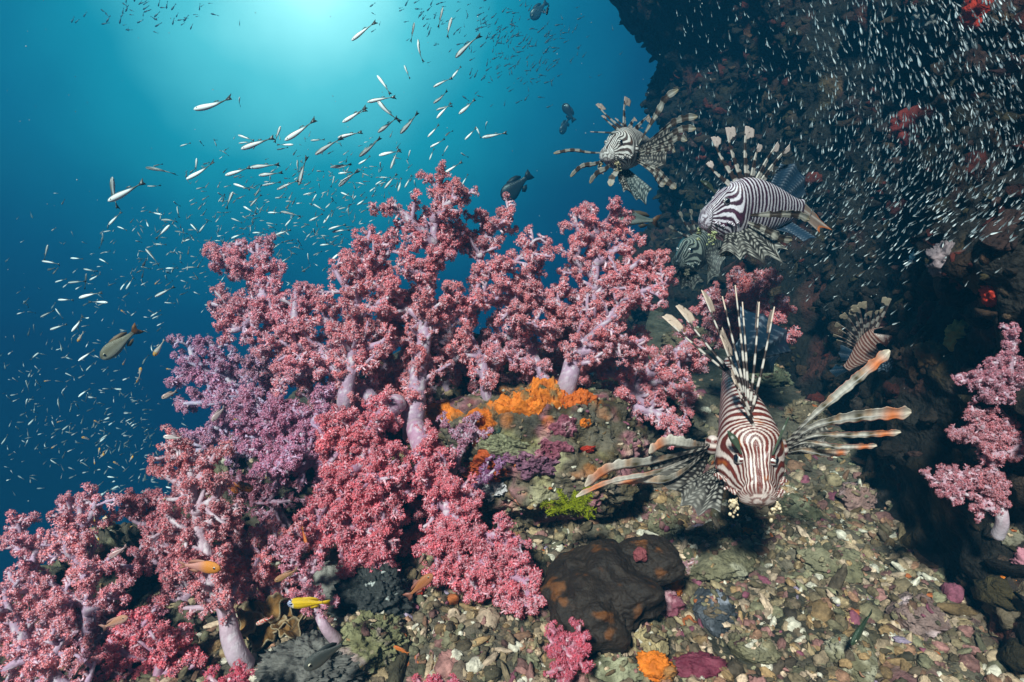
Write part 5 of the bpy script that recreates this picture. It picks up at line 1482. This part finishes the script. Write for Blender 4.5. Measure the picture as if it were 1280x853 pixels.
    # small salmon one at the wall
    p5 = dict(pale=(.44, .29, .25), dark=(.13, .040, .026), flag=(.46, .36, .26), sp=.8, amber=.2, rpal=(.25, .27, .3), rdk=(.02, .03, .05), spal=(.40, .30, .26), sdk=(.10, .06, .05), barb=(.35, .3, .24))
    lionfish("small salmon striped lionfish facing right by the dark wall, pale spines fanned backwards",
             (1119, 409, 1.06), (1058, 461, 1.12), p5, chub=.85, tall=1.2, stripes=19, roll=0.0, seed=5, head=20,
             spines=[(.18, 1114, 374, 1.05, .16), (.24, 1104, 386, 1.06, .05), (.28, 1098, 388, 1.06, .05), (.33, 1090, 389, 1.06, .10), (.37, 1083, 377, 1.06, .12), (.41, 1073, 381, 1.06, .13), (.45, 1066, 386, 1.07, .08), (.49, 1056, 391, 1.07, .10), (.53, 1046, 403, 1.08, .08), (.57, 1049, 412, 1.08, .06), (.61, 1042, 418, 1.09, .05), (.65, 1046, 425, 1.09, .05)],
             fans=[dict(name="pectoral_fin", style="spots", base=[(.34, .10, -.06), (.37, .10, -.08), (.40, .10, -.10), (.44, .09, -.11)], tips=[(1124, 436, 1.03), (1126, 455, 1.02), (1112, 468, 1.02), (1098, 465, 1.03)], rows=34, scallop=.12, dark=(.015, .025, .04), pale=(.26, .34, .42), blotch=.2),
                   dict(name="soft_dorsal_fin", style="blue", base=[(.70, 0, .13), (.78, 0, .11), (.88, 0, .08)], tips=[(1050, 430, 1.1), (1048, 442, 1.11), (1051, 452, 1.12)]),
                   dict(name="tail_fin", style="blue", base=[(1, 0, .05), (1, 0, 0), (1, 0, -.05)], tips=[(1044, 456, 1.15), (1036, 464, 1.16), (1044, 472, 1.15)])])


# ------------------------------------------------------------------ other fish

def fish_shape(hgt, wid, ns=30, na=16, peak=.35, ped=.10):
    """Unit-length body along +X (snout) to -X; returns V, faces, s, cos(theta)."""
    s = np.linspace(0, 1, ns)
    e = np.where(s < peak, np.sqrt(np.clip(1 - ((peak - s) / peak) ** 2, 0, 1)), 1 - (1 - ped) * sstep(peak, 1.0, s) ** 0.9)
    e = np.maximum(e, 0.04)
    th = np.linspace(0, 2 * math.pi, na, endpoint=False)
    x = np.repeat(0.5 - s * .82, na).reshape(ns, na)
    z = hgt / 2 * e[:, None] * np.cos(th)[None] * (1 + 0.06 * np.cos(th))[None]
    y = wid / 2 * (e ** 0.9)[:, None] * np.sin(th)[None]
    V = np.stack([x, y, z], -1).reshape(-1, 3)
    F = [grid_faces(ns, na, True), np.array([list(range(na))[::-1]]), np.array([list(range((ns - 1) * na, ns * na))])]
    return V, F, np.repeat(s, na), np.tile(np.cos(th), ns)


def flat_fin(pts, thick=0.006):
    """A thin fin plate in the XZ plane from an outline."""
    p = np.asarray(pts, float); n = len(p)
    V = np.array([(x, q, z) for q in (-thick, thick) for x, z in p])
    F = [np.array([list(range(n))]), np.array([list(range(n, 2 * n))[::-1]]), np.array([(i, i + n, (i + 1) % n + n, (i + 1) % n) for i in range(n)])]
    return V, F


def pose(head, tail, up=np.array([0, 0, 1.0]), roll=0.0):
    x = unit(head - tail); z = unit(up - x * (up @ x)); y = np.cross(z, x)
    c, s = math.cos(roll), math.sin(roll)
    y, z = y * c + z * s, z * c - y * s
    return Matrix(((x[0], y[0], z[0]), (x[1], y[1], z[1]), (x[2], y[2], z[2]))).to_4x4()


def set_pose(o, head, tail, roll=0.0, yaw=0.0):
    ln = float(np.linalg.norm(head - tail))
    M = pose(head, tail, roll=roll)
    o.matrix_world = Matrix.Translation(Vector((head + tail) / 2)) @ M @ Matrix.Diagonal((ln, ln, ln, 1))


SCHOOL = [  # ox, oy, scale, [head x, head y, tail x, tail y ...] read off enlarged crops of the school
    (20, 100, 3.554, [(428, 430, 432, 555), (408, 540, 560, 465), (412, 645, 460, 595), (388, 676, 430, 668), (384, 698, 380, 742), (375, 772, 412, 760), (115, 805, 185, 815), (142, 732, 126, 795), (242, 792, 290, 795), (300, 840, 350, 850), (575, 390, 690, 408), (583, 472, 630, 475), (683, 645, 632, 697), (645, 622, 710, 622), (650, 600, 600, 588), (700, 540, 720, 560), (716, 562, 722, 605), (738, 718, 785, 706), (612, 730, 660, 732), (535, 795, 575, 798), (575, 750, 630, 810), (775, 640, 810, 675), (705, 672, 755, 680), (740, 660, 748, 690), (530, 715, 560, 722), (685, 765, 715, 770), (730, 800, 730, 770), (752, 835, 805, 830), (370, 795, 410, 815), (545, 760, 570, 765), (555, 830, 590, 838), (625, 845, 660, 838), (665, 838, 710, 836), (820, 750, 822, 778), (610, 385, 640, 375)]),
    (220, 100, 3.554, [(78, 132, 235, 100), (283, 75, 278, 110), (105, 270, 118, 290), (92, 348, 88, 405), (45, 442, 160, 385), (90, 485, 125, 478), (275, 245, 340, 268), (278, 282, 330, 275), (288, 308, 420, 262), (465, 205, 442, 268), (482, 270, 605, 195), (447, 310, 490, 305), (522, 288, 462, 290), (598, 270, 650, 266), (738, 188, 830, 138), (718, 257, 810, 237), (617, 333, 720, 265), (685, 388, 765, 380), (540, 355, 540, 415), (545, 470, 572, 360), (218, 425, 320, 395), (328, 390, 440, 378), (367, 425, 455, 415), (383, 470, 455, 455), (448, 488, 530, 450), (418, 425, 420, 455), (255, 462, 325, 485), (185, 500, 210, 520), (188, 543, 210, 512), (253, 497, 225, 560), (350, 518, 378, 475), (330, 562, 370, 515), (300, 562, 345, 590), (487, 540, 523, 540), (465, 585, 545, 600), (485, 650, 520, 610), (565, 512, 612, 498), (625, 508, 600, 548), (610, 552, 655, 578), (665, 570, 690, 545), (722, 473, 795, 408), (703, 428, 695, 468), (732, 500, 778, 520), (722, 575, 762, 565), (800, 515, 782, 540), (803, 557, 845, 530), (655, 637, 692, 590), (592, 627, 642, 603), (440, 690, 500, 670), (245, 615, 290, 632), (182, 588, 205, 592), (330, 645, 334, 682), (340, 680, 385, 678), (408, 590, 460, 590), (408, 645, 440, 662), (677, 665, 742, 643), (692, 676, 762, 664), (640, 735, 690, 730), (525, 740, 556, 754), (538, 707, 554, 732), (690, 803, 738, 758), (430, 750, 468, 722), (245, 705, 290, 685), (380, 775, 398, 805), (560, 830, 568, 852), (650, 850, 672, 828), (765, 565, 766, 612), (725, 415, 768, 410), (830, 430, 832, 408), (625, 405, 652, 407), (635, 460, 637, 482), (440, 525, 482, 522), (20, 795, 22, 765), (68, 640, 98, 672), (5, 565, 10, 605), (105, 755, 108, 780), (580, 700, 600, 680), (610, 780, 640, 765), (470, 810, 500, 790), (510, 770, 540, 775), (415, 540, 400, 545), (610, 660, 620, 690), (650, 690, 668, 720), (585, 770, 590, 810), (455, 790, 470, 770), (720, 740, 750, 745), (480, 720, 510, 712), (690, 610, 700, 580), (655, 505, 648, 530), (690, 520, 702, 545), (820, 590, 846, 575), (700, 700, 730, 690)]),
    (420, 0, 3.554, [(68, 182, 160, 108), (475, 33, 458, 108), (515, 78, 490, 160), (348, 100, 336, 172), (365, 175, 368, 258), (530, 258, 615, 168), (303, 290, 322, 340), (182, 335, 237, 408), (515, 347, 552, 300), (432, 388, 502, 350), (432, 460, 492, 418), (447, 527, 500, 467), (445, 490, 505, 470), (545, 508, 612, 452), (138, 455, 245, 430), (182, 445, 255, 532), (28, 545, 122, 490), (185, 590, 262, 533), (285, 595, 357, 515), (407, 610, 452, 565), (487, 605, 507, 583), (572, 622, 617, 578), (622, 565, 642, 605), (672, 540, 660, 570), (648, 612, 742, 595), (418, 655, 475, 626), (498, 648, 475, 685), (102, 697, 188, 628), (190, 692, 272, 670), (242, 752, 270, 673), (330, 667, 320, 705), (415, 712, 432, 670), (555, 680, 577, 697), (480, 772, 547, 728), (560, 822, 582, 783), (8, 612, 100, 588), (0, 747, 60, 735), (197, 720, 196, 752), (118, 790, 122, 766), (12, 830, 82, 768), (10, 772, 62, 766), (100, 730, 148, 704), (175, 822, 212, 798), (215, 838, 262, 783), (275, 852, 292, 798), (305, 835, 332, 788), (348, 800, 352, 835), (150, 852, 182, 828)]),
    (0, 330, 3.554, [(245, 82, 290, 68), (302, 84, 370, 78), (384, 42, 379, 102), (373, 25, 415, 33), (398, 73, 445, 48), (350, 152, 432, 128), (480, 172, 412, 168), (257, 160, 312, 160), (105, 165, 130, 192), (122, 213, 152, 217), (180, 237, 232, 211), (222, 293, 282, 273), (318, 302, 372, 242), (347, 432, 412, 388), (172, 395, 135, 425), (382, 475, 412, 443), (535, 117, 557, 80), (560, 114, 587, 70), (545, 152, 570, 133), (628, 68, 634, 92), (688, 147, 762, 108), (798, 138, 832, 128), (730, 172, 772, 175), (670, 234, 712, 208), (676, 244, 712, 228), (735, 50, 741, 77), (628, 15, 652, 20), (290, 485, 325, 502), (115, 515, 130, 562), (158, 515, 177, 542), (122, 600, 114, 632), (258, 598, 264, 648), (28, 583, 50, 607), (125, 717, 157, 683), (275, 568, 283, 592), (450, 470, 472, 467), (540, 557, 498, 556), (348, 592, 388, 558), (463, 692, 492, 676), (443, 792, 478, 761), (276, 740, 312, 712), (6, 802, 32, 768), (558, 700, 592, 684), (583, 720, 612, 708), (590, 732, 612, 718), (640, 747, 668, 729), (632, 447, 652, 408), (455, 555, 492, 556), (585, 50, 598, 68), (0, 410, 8, 400), (395, 240, 380, 243), (230, 380, 235, 368), (700, 26, 722, 24), (400, 582, 412, 575)]),
    (100, 520, 3.554, [(120, 85, 80, 112), (105, 345, 80, 362), (130, 8, 108, 18), (240, 38, 225, 50), (215, 15, 235, 25), (60, 318, 48, 345), (155, 290, 140, 295), (170, 312, 138, 328), (90, 238, 75, 240), (300, 60, 288, 72), (165, 518, 145, 530), (105, 145, 118, 140), (205, 120, 222, 112)]),
]
YELLOWS = [  # yellow-headed glassy fish: ox, oy, scale, [...]
    (0, 330, 3.554, [(537, 205, 562, 225), (688, 92, 698, 82), (362, 770, 398, 782), (626, 460, 618, 508), (606, 528, 624, 492), (738, 466, 762, 470), (683, 410, 732, 335), (252, 705, 268, 700), (195, 522, 226, 518), (345, 347, 372, 300), (228, 820, 240, 812), (456, 840, 470, 830), (545, 450, 556, 428)]),
    (100, 520, 3.554, [(148, 203, 176, 222), (108, 168, 90, 185), (66, 215, 62, 190), (236, 178, 228, 190), (30, 390, 48, 402), (66, 470, 62, 440), (86, 552, 60, 520), (370, 375, 380, 368), (12, 92, 34, 100), (684, 14, 705, 20), (826, 280, 828, 262), (222, 494, 236, 488), (250, 362, 262, 356), (445, 592, 470, 552), (88, 142, 84, 160), (62, 20, 76, 28)]),
]


def small_fish_mesh(name, body, tailc, m, hgt, wid, colf):
    """A baitfish with body, forked tail and eye, as one small mesh."""
    mb = MB()
    V, F, s, c = fish_shape(hgt, wid, 22, 12, .30, .16)
    mb.add(V, F, colf(s, c))
    V, F = flat_fin([(-.30, .012), (-.30, -.012), (-.40, -.045), (-.50, -.075), (-.455, 0), (-.50, .075), (-.40, .045)], .004)
    mb.add(V, F, np.array(tailc))
    V, F = flat_fin([(.02, hgt * .46), (-.05, hgt * .60), (-.12, hgt * .50), (-.14, hgt * .30)], .003)
    mb.add(V, F, np.array(tailc) * 1.5)
    D, f = sphere_dirs(8, 10)
    for sg in (-1, 1):
        mb.add(np.array([.40, sg * wid * .30, hgt * .05]) + D * hgt * .13, f, np.where((D[:, 1] * sg > .6)[:, None], np.array([.005, .005, .005]), np.array([.6, .6, .55])))
    V, F, C = mb.out()
    return mesh_np(name, V, F, C)


def build_fish():
    rg = np.random.default_rng(99)

    def silver(s, c):
        top = sstep(0.45, 0.95, c)[:, None]
        w = np.array([.90, .92, .92]) * (1 - top) + np.array([.07, .085, .075]) * top
        rear = sstep(.62, .84, s)[:, None]
        w = w * (1 - rear) + np.array([.10, .12, .11]) * rear
        return w
    kinds = []
    for k, (h_, w_, bend, dip) in enumerate([(.150, .105, 0, 0), (.14, .10, .22, .05), (.16, .11, -.20, -.04), (.13, .10, .10, -.08), (.155, .10, -.42, .06), (.145, .12, .36, 0)]):
        me = small_fish_mesh("baitfish", None, (.05, .06, .06), M_SILVER, h_, w_, silver)
        co = np.empty(len(me.vertices) * 3, np.float32); me.vertices.foreach_get("co", co); co = co.reshape(-1, 3)
        x_ = np.clip(.25 - co[:, 0], 0, 1)
        co[:, 1] += bend * x_ ** 2; co[:, 2] += dip * x_ ** 2
        me.vertices.foreach_set("co", co.ravel()); me.update()
        me.materials.append(M_SILVER)
        kinds.append(me)
    n = 0
    placed = []
    for ox, oy, sc, L_ in SCHOOL:
        for hx, hy, tx, ty in L_:
            placed.append((ox + hx / sc, oy + hy / sc, ox + tx / sc, oy + ty / sc))
    # the rest of the school: small ones scattered through the same cloud
    ncen = [(330, 300, 70, 35), (400, 300, 50, 35), (300, 260, 60, 30), (230, 330, 60, 40), (130, 420, 70, 60), (60, 480, 50, 70), (180, 560, 60, 40), (360, 250, 60, 40), (470, 220, 40, 30), (90, 560, 60, 40), (200, 600, 40, 25)]
    while len(placed) < 296:
        cx, cy, sx, sy_ = ncen[rg.integers(len(ncen))]
        x, y = rg.normal(cx, sx), rg.normal(cy, sy_)
        if x < 4 or y < 150 or x > 520 or y > 640 or (x > 380 and y > 350): continue
        ln = rg.uniform(6, 14); a = rg.normal(-.35, .7)
        placed.append((x, y, x + ln * math.cos(a), y + ln * math.sin(a)))
    for hx, hy, tx, ty in placed:
        lp = math.hypot(tx - hx, ty - hy) * 1.2
        d = float(np.clip(.036 * FPX / max(lp, 8), 1.05, 1.75) + rg.normal(0, .04))
        real = max(lp * d / FPX, 0.016)
        dd = math.sqrt(max(0, min(.034 ** 2 - real ** 2, (real * 1.2) ** 2)))
        h = at(hx, hy, d - dd / 2); t_ = at(hx + (tx - hx) * 1.2, hy + (ty - hy) * 1.2, d + dd / 2)
        if hx > 140 and hy > 600: d = .72
        o = link("baitfish", kinds[rg.integers(len(kinds))], M_SILVER)
        set_pose(o, h, t_, roll=rg.normal(0, .35))
        tag(o, "small silver baitfish with dark back in the school left of the tall corals", "baitfish", "silver baitfish school over the corals")

    def yel(s, c):
        hd = sstep(.34, .16, s)[:, None]
        b = np.array([.55, .50, .44]) * (1 - hd) + np.array([.72, .36, .02]) * hd
        return b * (1 - .5 * sstep(.3, .9, c)[:, None])
    mey = small_fish_mesh("glassy_cardinalfish", None, (.35, .32, .28), M_SKIN, .26, .14, yel)
    for ox, oy, sc, L_ in YELLOWS:
        for hx, hy, tx, ty in L_:
            hx, hy, tx, ty = ox + hx / sc, oy + hy / sc, ox + tx / sc, oy + ty / sc
            lp = math.hypot(tx - hx, ty - hy)
            if lp < 9: tx, ty = hx + (tx - hx) * 9 / lp, hy + (ty - hy) * 9 / lp
            d = .64 if hy > 640 or hx > 290 else (0.92 if hx < 190 or hy < 520 else .66)
            o = link("glassy_cardinalfish", mey, M_SKIN)
            set_pose(o, at(hx, hy, d), at(tx, ty, d + .006), roll=rg.normal(0, .2))
            tag(o, "tiny yellow-headed glassy fish drifting around the left corals", "cardinalfish", "yellow-headed glassy fish at the left")

    # the swarm in front of the wall: past counting
    mb = MB()
    T, TF, s_, c_ = fish_shape(.19, .12, 7, 6, .32, .2)
    tv, tf = flat_fin([(-.30, .02), (-.30, -.02), (-.5, -.07), (-.45, 0), (-.5, .07)], .004)
    nT = len(T)
    TT = np.vstack([T, tv]); TFs = [f for f in TF] + [f + nT for f in tf]
    base = np.vstack([np.where((c_ < .35)[:, None] & (s_ < .72)[:, None], np.array([.86, .90, .93]), np.array([.14, .18, .2])), np.full((len(tv), 3), .12)])
    XY, AN, DD, LL = [], [], [], []
    while len(XY) < 3600:
        x = rg.uniform(845, 1420); y = rg.uniform(-60, 470)
        top = 1.0 if y < 250 else math.exp(-((y - 250) / 85) ** 2)
        lim = 860 + 30 * math.sin(y * .02)
        p = top * (0.28 + 0.72 * min(1, max(0, (x - lim) / 190)))
        band = math.exp(-((y - (255 - (x - 1080) * .55)) / 62) ** 2)       # the dense stream sweeping down to the left
        p = p * (0.55 + 0.6 * band)
        if x > 1150 and y > 300: p *= .12
        if rg.random() > p: continue
        XY.append((x, y))
        f = min(1, max(0, (y - 90) / 190))
        base_a = math.radians(102 - 58 * f)
        if x > 1140: base_a = math.radians(112 - 72 * max(0, min(1, (y - 130) / 130)))
        AN.append(base_a + rg.normal(0, .22))
        far = 1 - min(1, max(0, (x - 850) / 330))
        DD.append(rg.uniform(.74, .92) + .55 * far * rg.uniform(.6, 1.2)); LL.append(rg.uniform(6.5, 12.5) * (1.7 if rg.random() < .08 else 1) * (1 - .38 * far) * (1 - .22 * band))
    Rm, ps = [], []
    for (x, y), a, d, l in zip(XY, AN, DD, LL):
        w = wall_x(*(at(x, y, d)[1:]))
        if at(x, y, d)[0] > w - .02:
            for q in range(24):
                d *= .965
                pp = at(x, y, d)
                if pp[0] < wall_x(pp[1], pp[2]) - .02: break
        h = at(x - math.cos(a) * l / 2, y + math.sin(a) * l / 2, d); t_ = at(x + math.cos(a) * l / 2, y - math.sin(a) * l / 2, d + rg.normal(0, .004))
        M = pose(h, t_, roll=rg.normal(0, .5)); ln = np.linalg.norm(h - t_)
        Rm.append(np.array(M.to_3x3()) * ln); ps.append((h + t_) / 2)
    Rm = np.array(Rm); ps = np.array(ps)
    br = .25 + .9 * rg.random((len(ps), 1, 1)) ** .8
    mb.stamp(TT, TFs, Rm, ps, base[None] * br)
    V, F, C = mb.out()
    o = link("silver_fish_swarm", mesh_np("silver_fish_swarm", V, F, C), M_SILVER)
    tag(o, None, None, kind="stuff")

    # the smallest of the left school: past counting too
    Rm, ps = [], []
    while len(ps) < 950:
        cx, cy, sx, sy_ = ncen[rg.integers(len(ncen))]
        x, y = rg.normal(cx, sx * 1.15), rg.normal(cy, sy_ * 1.15)
        if x < 2 or y < 170 or x > 520 or y > 660 or (x > 380 and y > 350): continue
        d = rg.uniform(1.2, 2.0); l = rg.uniform(4, 11); a = rg.normal(-.5, .8)
        h = at(x, y, d); t_ = at(x + l * math.cos(a), y + l * math.sin(a), d + rg.normal(0, .006))
        Rm.append(np.array(pose(h, t_, roll=rg.normal(0, .5)).to_3x3()) * np.linalg.norm(h - t_)); ps.append((h + t_) / 2)
    m2 = MB()
    m2.stamp(TT, TFs, np.array(Rm), np.array(ps), base[None] * (.4 + .75 * rg.random((len(ps), 1, 1))))
    V, F, C = m2.out()
    o = link("baitfish_cloud", mesh_np("baitfish_cloud", V, F, C), M_SILVER)
    tag(o, None, None, kind="stuff")

    # drifting specks in the water
    mb = MB()
    D, f = sphere_dirs(4, 5)
    n_ = 420
    ps = np.array([at(rg.uniform(-20, 1300), rg.uniform(-10, 700), rg.uniform(.5, 2.2)) for _ in range(n_)])
    rr_ = rg.uniform(.0003, .00085, n_) * np.clip(np.linalg.norm(ps - CAM, axis=1), .7, 2)
    mb.stamp(D, f, np.eye(3)[None] * rr_[:, None, None], ps, np.tile(np.array([.55, .6, .6]), (n_, len(D), 1)) * rg.uniform(.3, 1, (n_, 1, 1)))
    V, F, C = mb.out()
    o = link("drifting_specks", mesh_np("drifting_specks", V, F, C), M_SKIN)
    tag(o, None, None, kind="stuff")

    # faint far-off school near the surface, dark colour imitating lack of light
    mb = MB()
    Rm, ps = [], []
    for k in range(330):
        q = rg.random()
        if q < .62: x, y = rg.normal(650, 42), rg.normal(62, 30)
        elif q < .80: x, y = rg.normal(185, 42), rg.normal(14, 12)
        else: x, y = rg.normal(560, 50), rg.normal(26, 18)
        d = rg.uniform(4.2, 5.2); l = rg.uniform(5, 11); a = rg.normal(-.8, .6)
        h = at(x, y, d); t_ = at(x + l * math.cos(a), y + l * math.sin(a), d)
        Rm.append(np.array(pose(h, t_).to_3x3()) * np.linalg.norm(h - t_)); ps.append((h + t_) / 2)
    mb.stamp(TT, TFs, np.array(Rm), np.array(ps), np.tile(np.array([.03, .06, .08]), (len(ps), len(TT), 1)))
    V, F, C = mb.out()
    o = link("distant_fish_school", mesh_np("distant_fish_school", V, F, C), M_SKIN)
    tag(o, None, None, kind="stuff")

    # larger single fish, each with body, fins and eyes
    def big(name, label, cat, head, tail, hgt, wid, colf, finc, m=M_SKIN, fork=.08, eyec=(.6, .55, .4), tailc=None, roll=0.0, group=None, dorsal=True, tailw=.14, stripe=None):
        h, t_ = at(*head), at(*tail)
        root = bpy.data.objects.new(name, None); COL.objects.link(root); root.empty_display_size = .1
        tag(root, label, cat, group)
        set_pose(root, h, t_, roll=roll)

        def part(nm, V, F, c, mm):
            o = link(nm, mesh_np(nm, V, F, np.broadcast_to(c, (len(V), 3))), mm)
            o.parent = root
            return o
        V, F, s, c = fish_shape(hgt, wid, 40, 28, .34, .26)
        part("body", V, F, colf(s, c, V), m)
        pts = [(-.30, hgt * .12), (-.30, -hgt * .12), (-.40, -tailw * .8), (-.5, -tailw), (-.5 + fork * .5, -tailw * .5), (-.5 + fork, 0), (-.5 + fork * .5, tailw * .5), (-.5, tailw), (-.40, tailw * .8)]
        V, F = flat_fin(pts, .005); part("tail_fin", V, F, tailc or finc, M_FIN)
        if dorsal:
            V, F = flat_fin([(.22, hgt * .44), (.12, hgt * .56), (-.02, hgt * .58), (-.16, hgt * .50), (-.25, hgt * .30), (-.22, hgt * .2), (0, hgt * .3)], .005); part("dorsal_fin", V, F, finc, M_FIN)
            V, F = flat_fin([(-.02, -hgt * .40), (-.08, -hgt * .56), (-.18, -hgt * .46), (-.24, -hgt * .28), (-.1, -hgt * .2)], .005); part("anal_fin", V, F, finc, M_FIN)
        D, f = sphere_dirs(14, 18)
        for sg in (-1, 1):
            V = np.array([.385, sg * wid * .36, hgt * .12]) + D * hgt * .095
            part("eye", V, f, np.where((D[:, 1] * sg > .55)[:, None], np.array([.004, .004, .006]), np.array(eyec)), M_EYE)
            V, F = flat_fin([(0, .02), (0, -.02), (-.12, -.07), (-.15, -.02), (-.12, .03)], .003)
            V = V @ np.array([[.9, sg * .4, 0], [-sg * .4, .9, 0], [0, 0, 1]]) + np.array([.16, sg * wid * .46, -hgt * .08])
            part("pectoral_fin", V, F, np.array(finc) * 1.2, M_FIN)
        return root

    flat_c = lambda a, b, k=.4: (lambda s, c, V: np.array(a) * (1 - sstep(-k, k, c)[:, None]) + np.array(b) * sstep(-k, k, c)[:, None])
    big("grouper", "dark grouper silhouette in the blue above the spreading corals", "grouper", (628, 250, 3.0), (664, 217, 3.0), .46, .2, flat_c((.02, .03, .035), (.012, .015, .02)), (.012, .018, .022), fork=.02)  # distant groupers coloured dark to imitate light not reaching them
    big("grouper", "far dark fish silhouette left of the highest lionfish, above a paler one", "grouper", (704, 130, 4.6), (718, 152, 4.6), .42, .2, flat_c((.02, .03, .035), (.012, .015, .02)), (.012, .018, .022), fork=.02)
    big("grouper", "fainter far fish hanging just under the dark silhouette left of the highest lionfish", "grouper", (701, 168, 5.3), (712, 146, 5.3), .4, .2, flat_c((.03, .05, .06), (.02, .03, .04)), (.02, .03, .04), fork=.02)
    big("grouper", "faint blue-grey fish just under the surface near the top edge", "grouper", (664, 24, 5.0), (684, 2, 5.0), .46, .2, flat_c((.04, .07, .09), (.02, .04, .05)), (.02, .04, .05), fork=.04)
    big("baitfish", "tiny dark fish hanging at the top edge beside the faint blue-grey fish", "baitfish", (683, 19, 1.7), (686, 6, 1.7), .3, .16, flat_c((.02, .03, .03), (.012, .015, .02)), (.012, .018, .022))
    big("snapper", "grey-olive fish with a rusty tail swimming down-left in open water at the left", "snapper", (127, 449, 1.1), (175, 409, 1.12), .32, .16, flat_c((.42, .40, .32), (.16, .14, .09)), (.20, .12, .06), fork=.07, tailc=(.30, .12, .03))
    big("snapper", "pale grey fish with a rusty tail half hidden behind the right coral fan", "snapper", (768, 272, 1.25), (826, 277, 1.27), .30, .15, flat_c((.34, .36, .33), (.10, .12, .11)), (.12, .08, .05), tailc=(.16, .07, .03))
    org = flat_c((.66, .22, .05), (.50, .12, .02))
    big("cardinalfish", "orange cardinalfish with a translucent body in front of the long white coral stalk", "cardinalfish", (276, 711, .60), (222, 706, .605), .30, .15, lambda s, c, V: np.array([.62, .22, .03]) * (1 - sstep(.3, .65, s)[:, None]) + np.array([.50, .22, .18]) * sstep(.3, .65, s)[:, None], (.45, .2, .14), eyec=(.7, .66, .6), fork=.12, tailw=.10)
    big("cardinalfish", "left fish of the orange pair in the gap between lilac and white-stalked corals", "cardinalfish", (298, 616, .80), (279, 602, .81), .34, .17, org, (.5, .2, .1), eyec=(.65, .5, .2))
    big("cardinalfish", "right fish of the orange pair in the gap between lilac and white-stalked corals", "cardinalfish", (316, 611, .80), (292, 607, .82), .34, .18, flat_c((.48, .16, .02), (.36, .10, .01)), (.4, .12, .03), eyec=(.6, .3, .1))
    big("cardinalfish", "slim orange fish hanging head-down left of the broad drooping crimson coral", "cardinalfish", (386, 691, .70), (377, 658, .705), .26, .15, org, (.5, .16, .04), eyec=(.3, .1, .03))
    big("cardinalfish", "orange-brown fish pointing up-right on the rubble edge under the crimson corals", "cardinalfish", (541, 718, .68), (508, 748, .69), .26, .14, flat_c((.46, .16, .08), (.34, .12, .04)), (.36, .14, .1), fork=.04)
    big("cardinalfish", "pinkish glassy fish with a silver-ringed eye at the edge of the left water gap", "cardinalfish", (136, 698, .66), (160, 682, .665), .30, .16, flat_c((.66, .50, .50), (.40, .22, .22)), (.42, .26, .26), m=M_SILVER, eyec=(.85, .85, .85))
    big("cardinalfish", "pale pink fish lying across the pink corals at the lower left", "cardinalfish", (160, 771, .60), (126, 786, .605), .26, .13, flat_c((.56, .32, .26), (.42, .20, .12)), (.42, .22, .18))
    big("cardinalfish", "translucent brownish fish above the yellow fish, against the small coral's stem", "cardinalfish", (343, 727, .62), (374, 711, .625), .26, .13, flat_c((.40, .24, .10), (.34, .16, .08)), (.36, .2, .14))
    big("cardinalfish", "small orange fish on the rubble near the bottom red tuft", "cardinalfish", (492, 808, .60), (512, 818, .60), .26, .14, org, (.4, .14, .04))
    big("cardinalfish", "silvery pink fish tilted in front of the lilac coral", "cardinalfish", (265, 527, .84), (282, 508, .85), .34, .18, flat_c((.80, .76, .72), (.42, .3, .3)), (.4, .3, .3), m=M_SILVER)
    big("cardinalfish", "bright silver fish in front of the top of the white-stalked coral", "cardinalfish", (204, 546, .66), (228, 548, .665), .28, .16, flat_c((.86, .84, .80), (.5, .4, .4)), (.4, .3, .3), m=M_SILVER)
    big("cardinalfish", "silvery sweeper touching the left edge of the lilac coral", "cardinalfish", (202, 498, .90), (222, 489, .91), .34, .18, flat_c((.75, .66, .58), (.4, .26, .22)), (.36, .26, .22), m=M_SILVER)

    def yb(s, c, V):
        hd = sstep(.16, .12, s)[:, None]
        mid_ = (np.abs(s - .17) < .035)[:, None] * (c < .3)[:, None]
        w = np.where(np.sin(V[:, 2:3] * 170) > .2, np.array([.55, .62, .8]), np.array([.02, .03, .12]))
        b = np.tile(np.array([.72, .46, .008]), (len(s), 1)) * (1 - .25 * (np.sin(c * 9) > .6)[:, None])
        b = np.where(mid_, np.array([.75, .66, .5]), b)
        return b * (1 - hd) + w * hd
    big("wrasse", "bright yellow fish with a blue-lined head over the grey porous sponge", "wrasse", (359, 755, .58), (413, 753, .585), .29, .15, yb, (.66, .42, .01), fork=.03, eyec=(.4, .45, .6), tailw=.07)
    big("damselfish", "dark grey damselfish with a lyre tail near the bottom, right of the ochre coral", "damselfish", (380, 836, .575), (437, 800, .60), .38, .16, flat_c((.10, .10, .085), (.05, .055, .05)), (.03, .035, .035), fork=.22, tailw=.13, tailc=(.03, .035, .03))
    big("hawkfish", "little red-spotted white fish resting on the ochre leafy coral", "hawkfish", (320, 781, .60), (342, 771, .605), .30, .2, lambda s, c, V: np.where(vnoise(V * 22, 5)[:, None] > .55, np.array([.55, .06, .03]), np.array([.62, .50, .44])), (.5, .2, .16), fork=.02)
    big("wrasse", "slender dark green fish angled upright on the rubble near the cleft", "wrasse", (1064, 806, .63), (1090, 764, .655), .26, .13, flat_c((.07, .12, .06), (.03, .055, .03)), (.04, .06, .03), fork=.02, tailw=.06)
    big("damselfish", "dark damselfish tucked among the corals near the bottom left corner", "damselfish", (40, 790, .66), (36, 752, .67), .42, .18, flat_c((.03, .05, .045), (.02, .03, .03)), (.02, .03, .03), fork=.08)

build_seabed()
build_wall()
build_haze()
build_outcrop()
build_rocks()
build_sponges()
build_rubble()
build_crinoid()
build_corals()
build_lionfish()
build_fish()
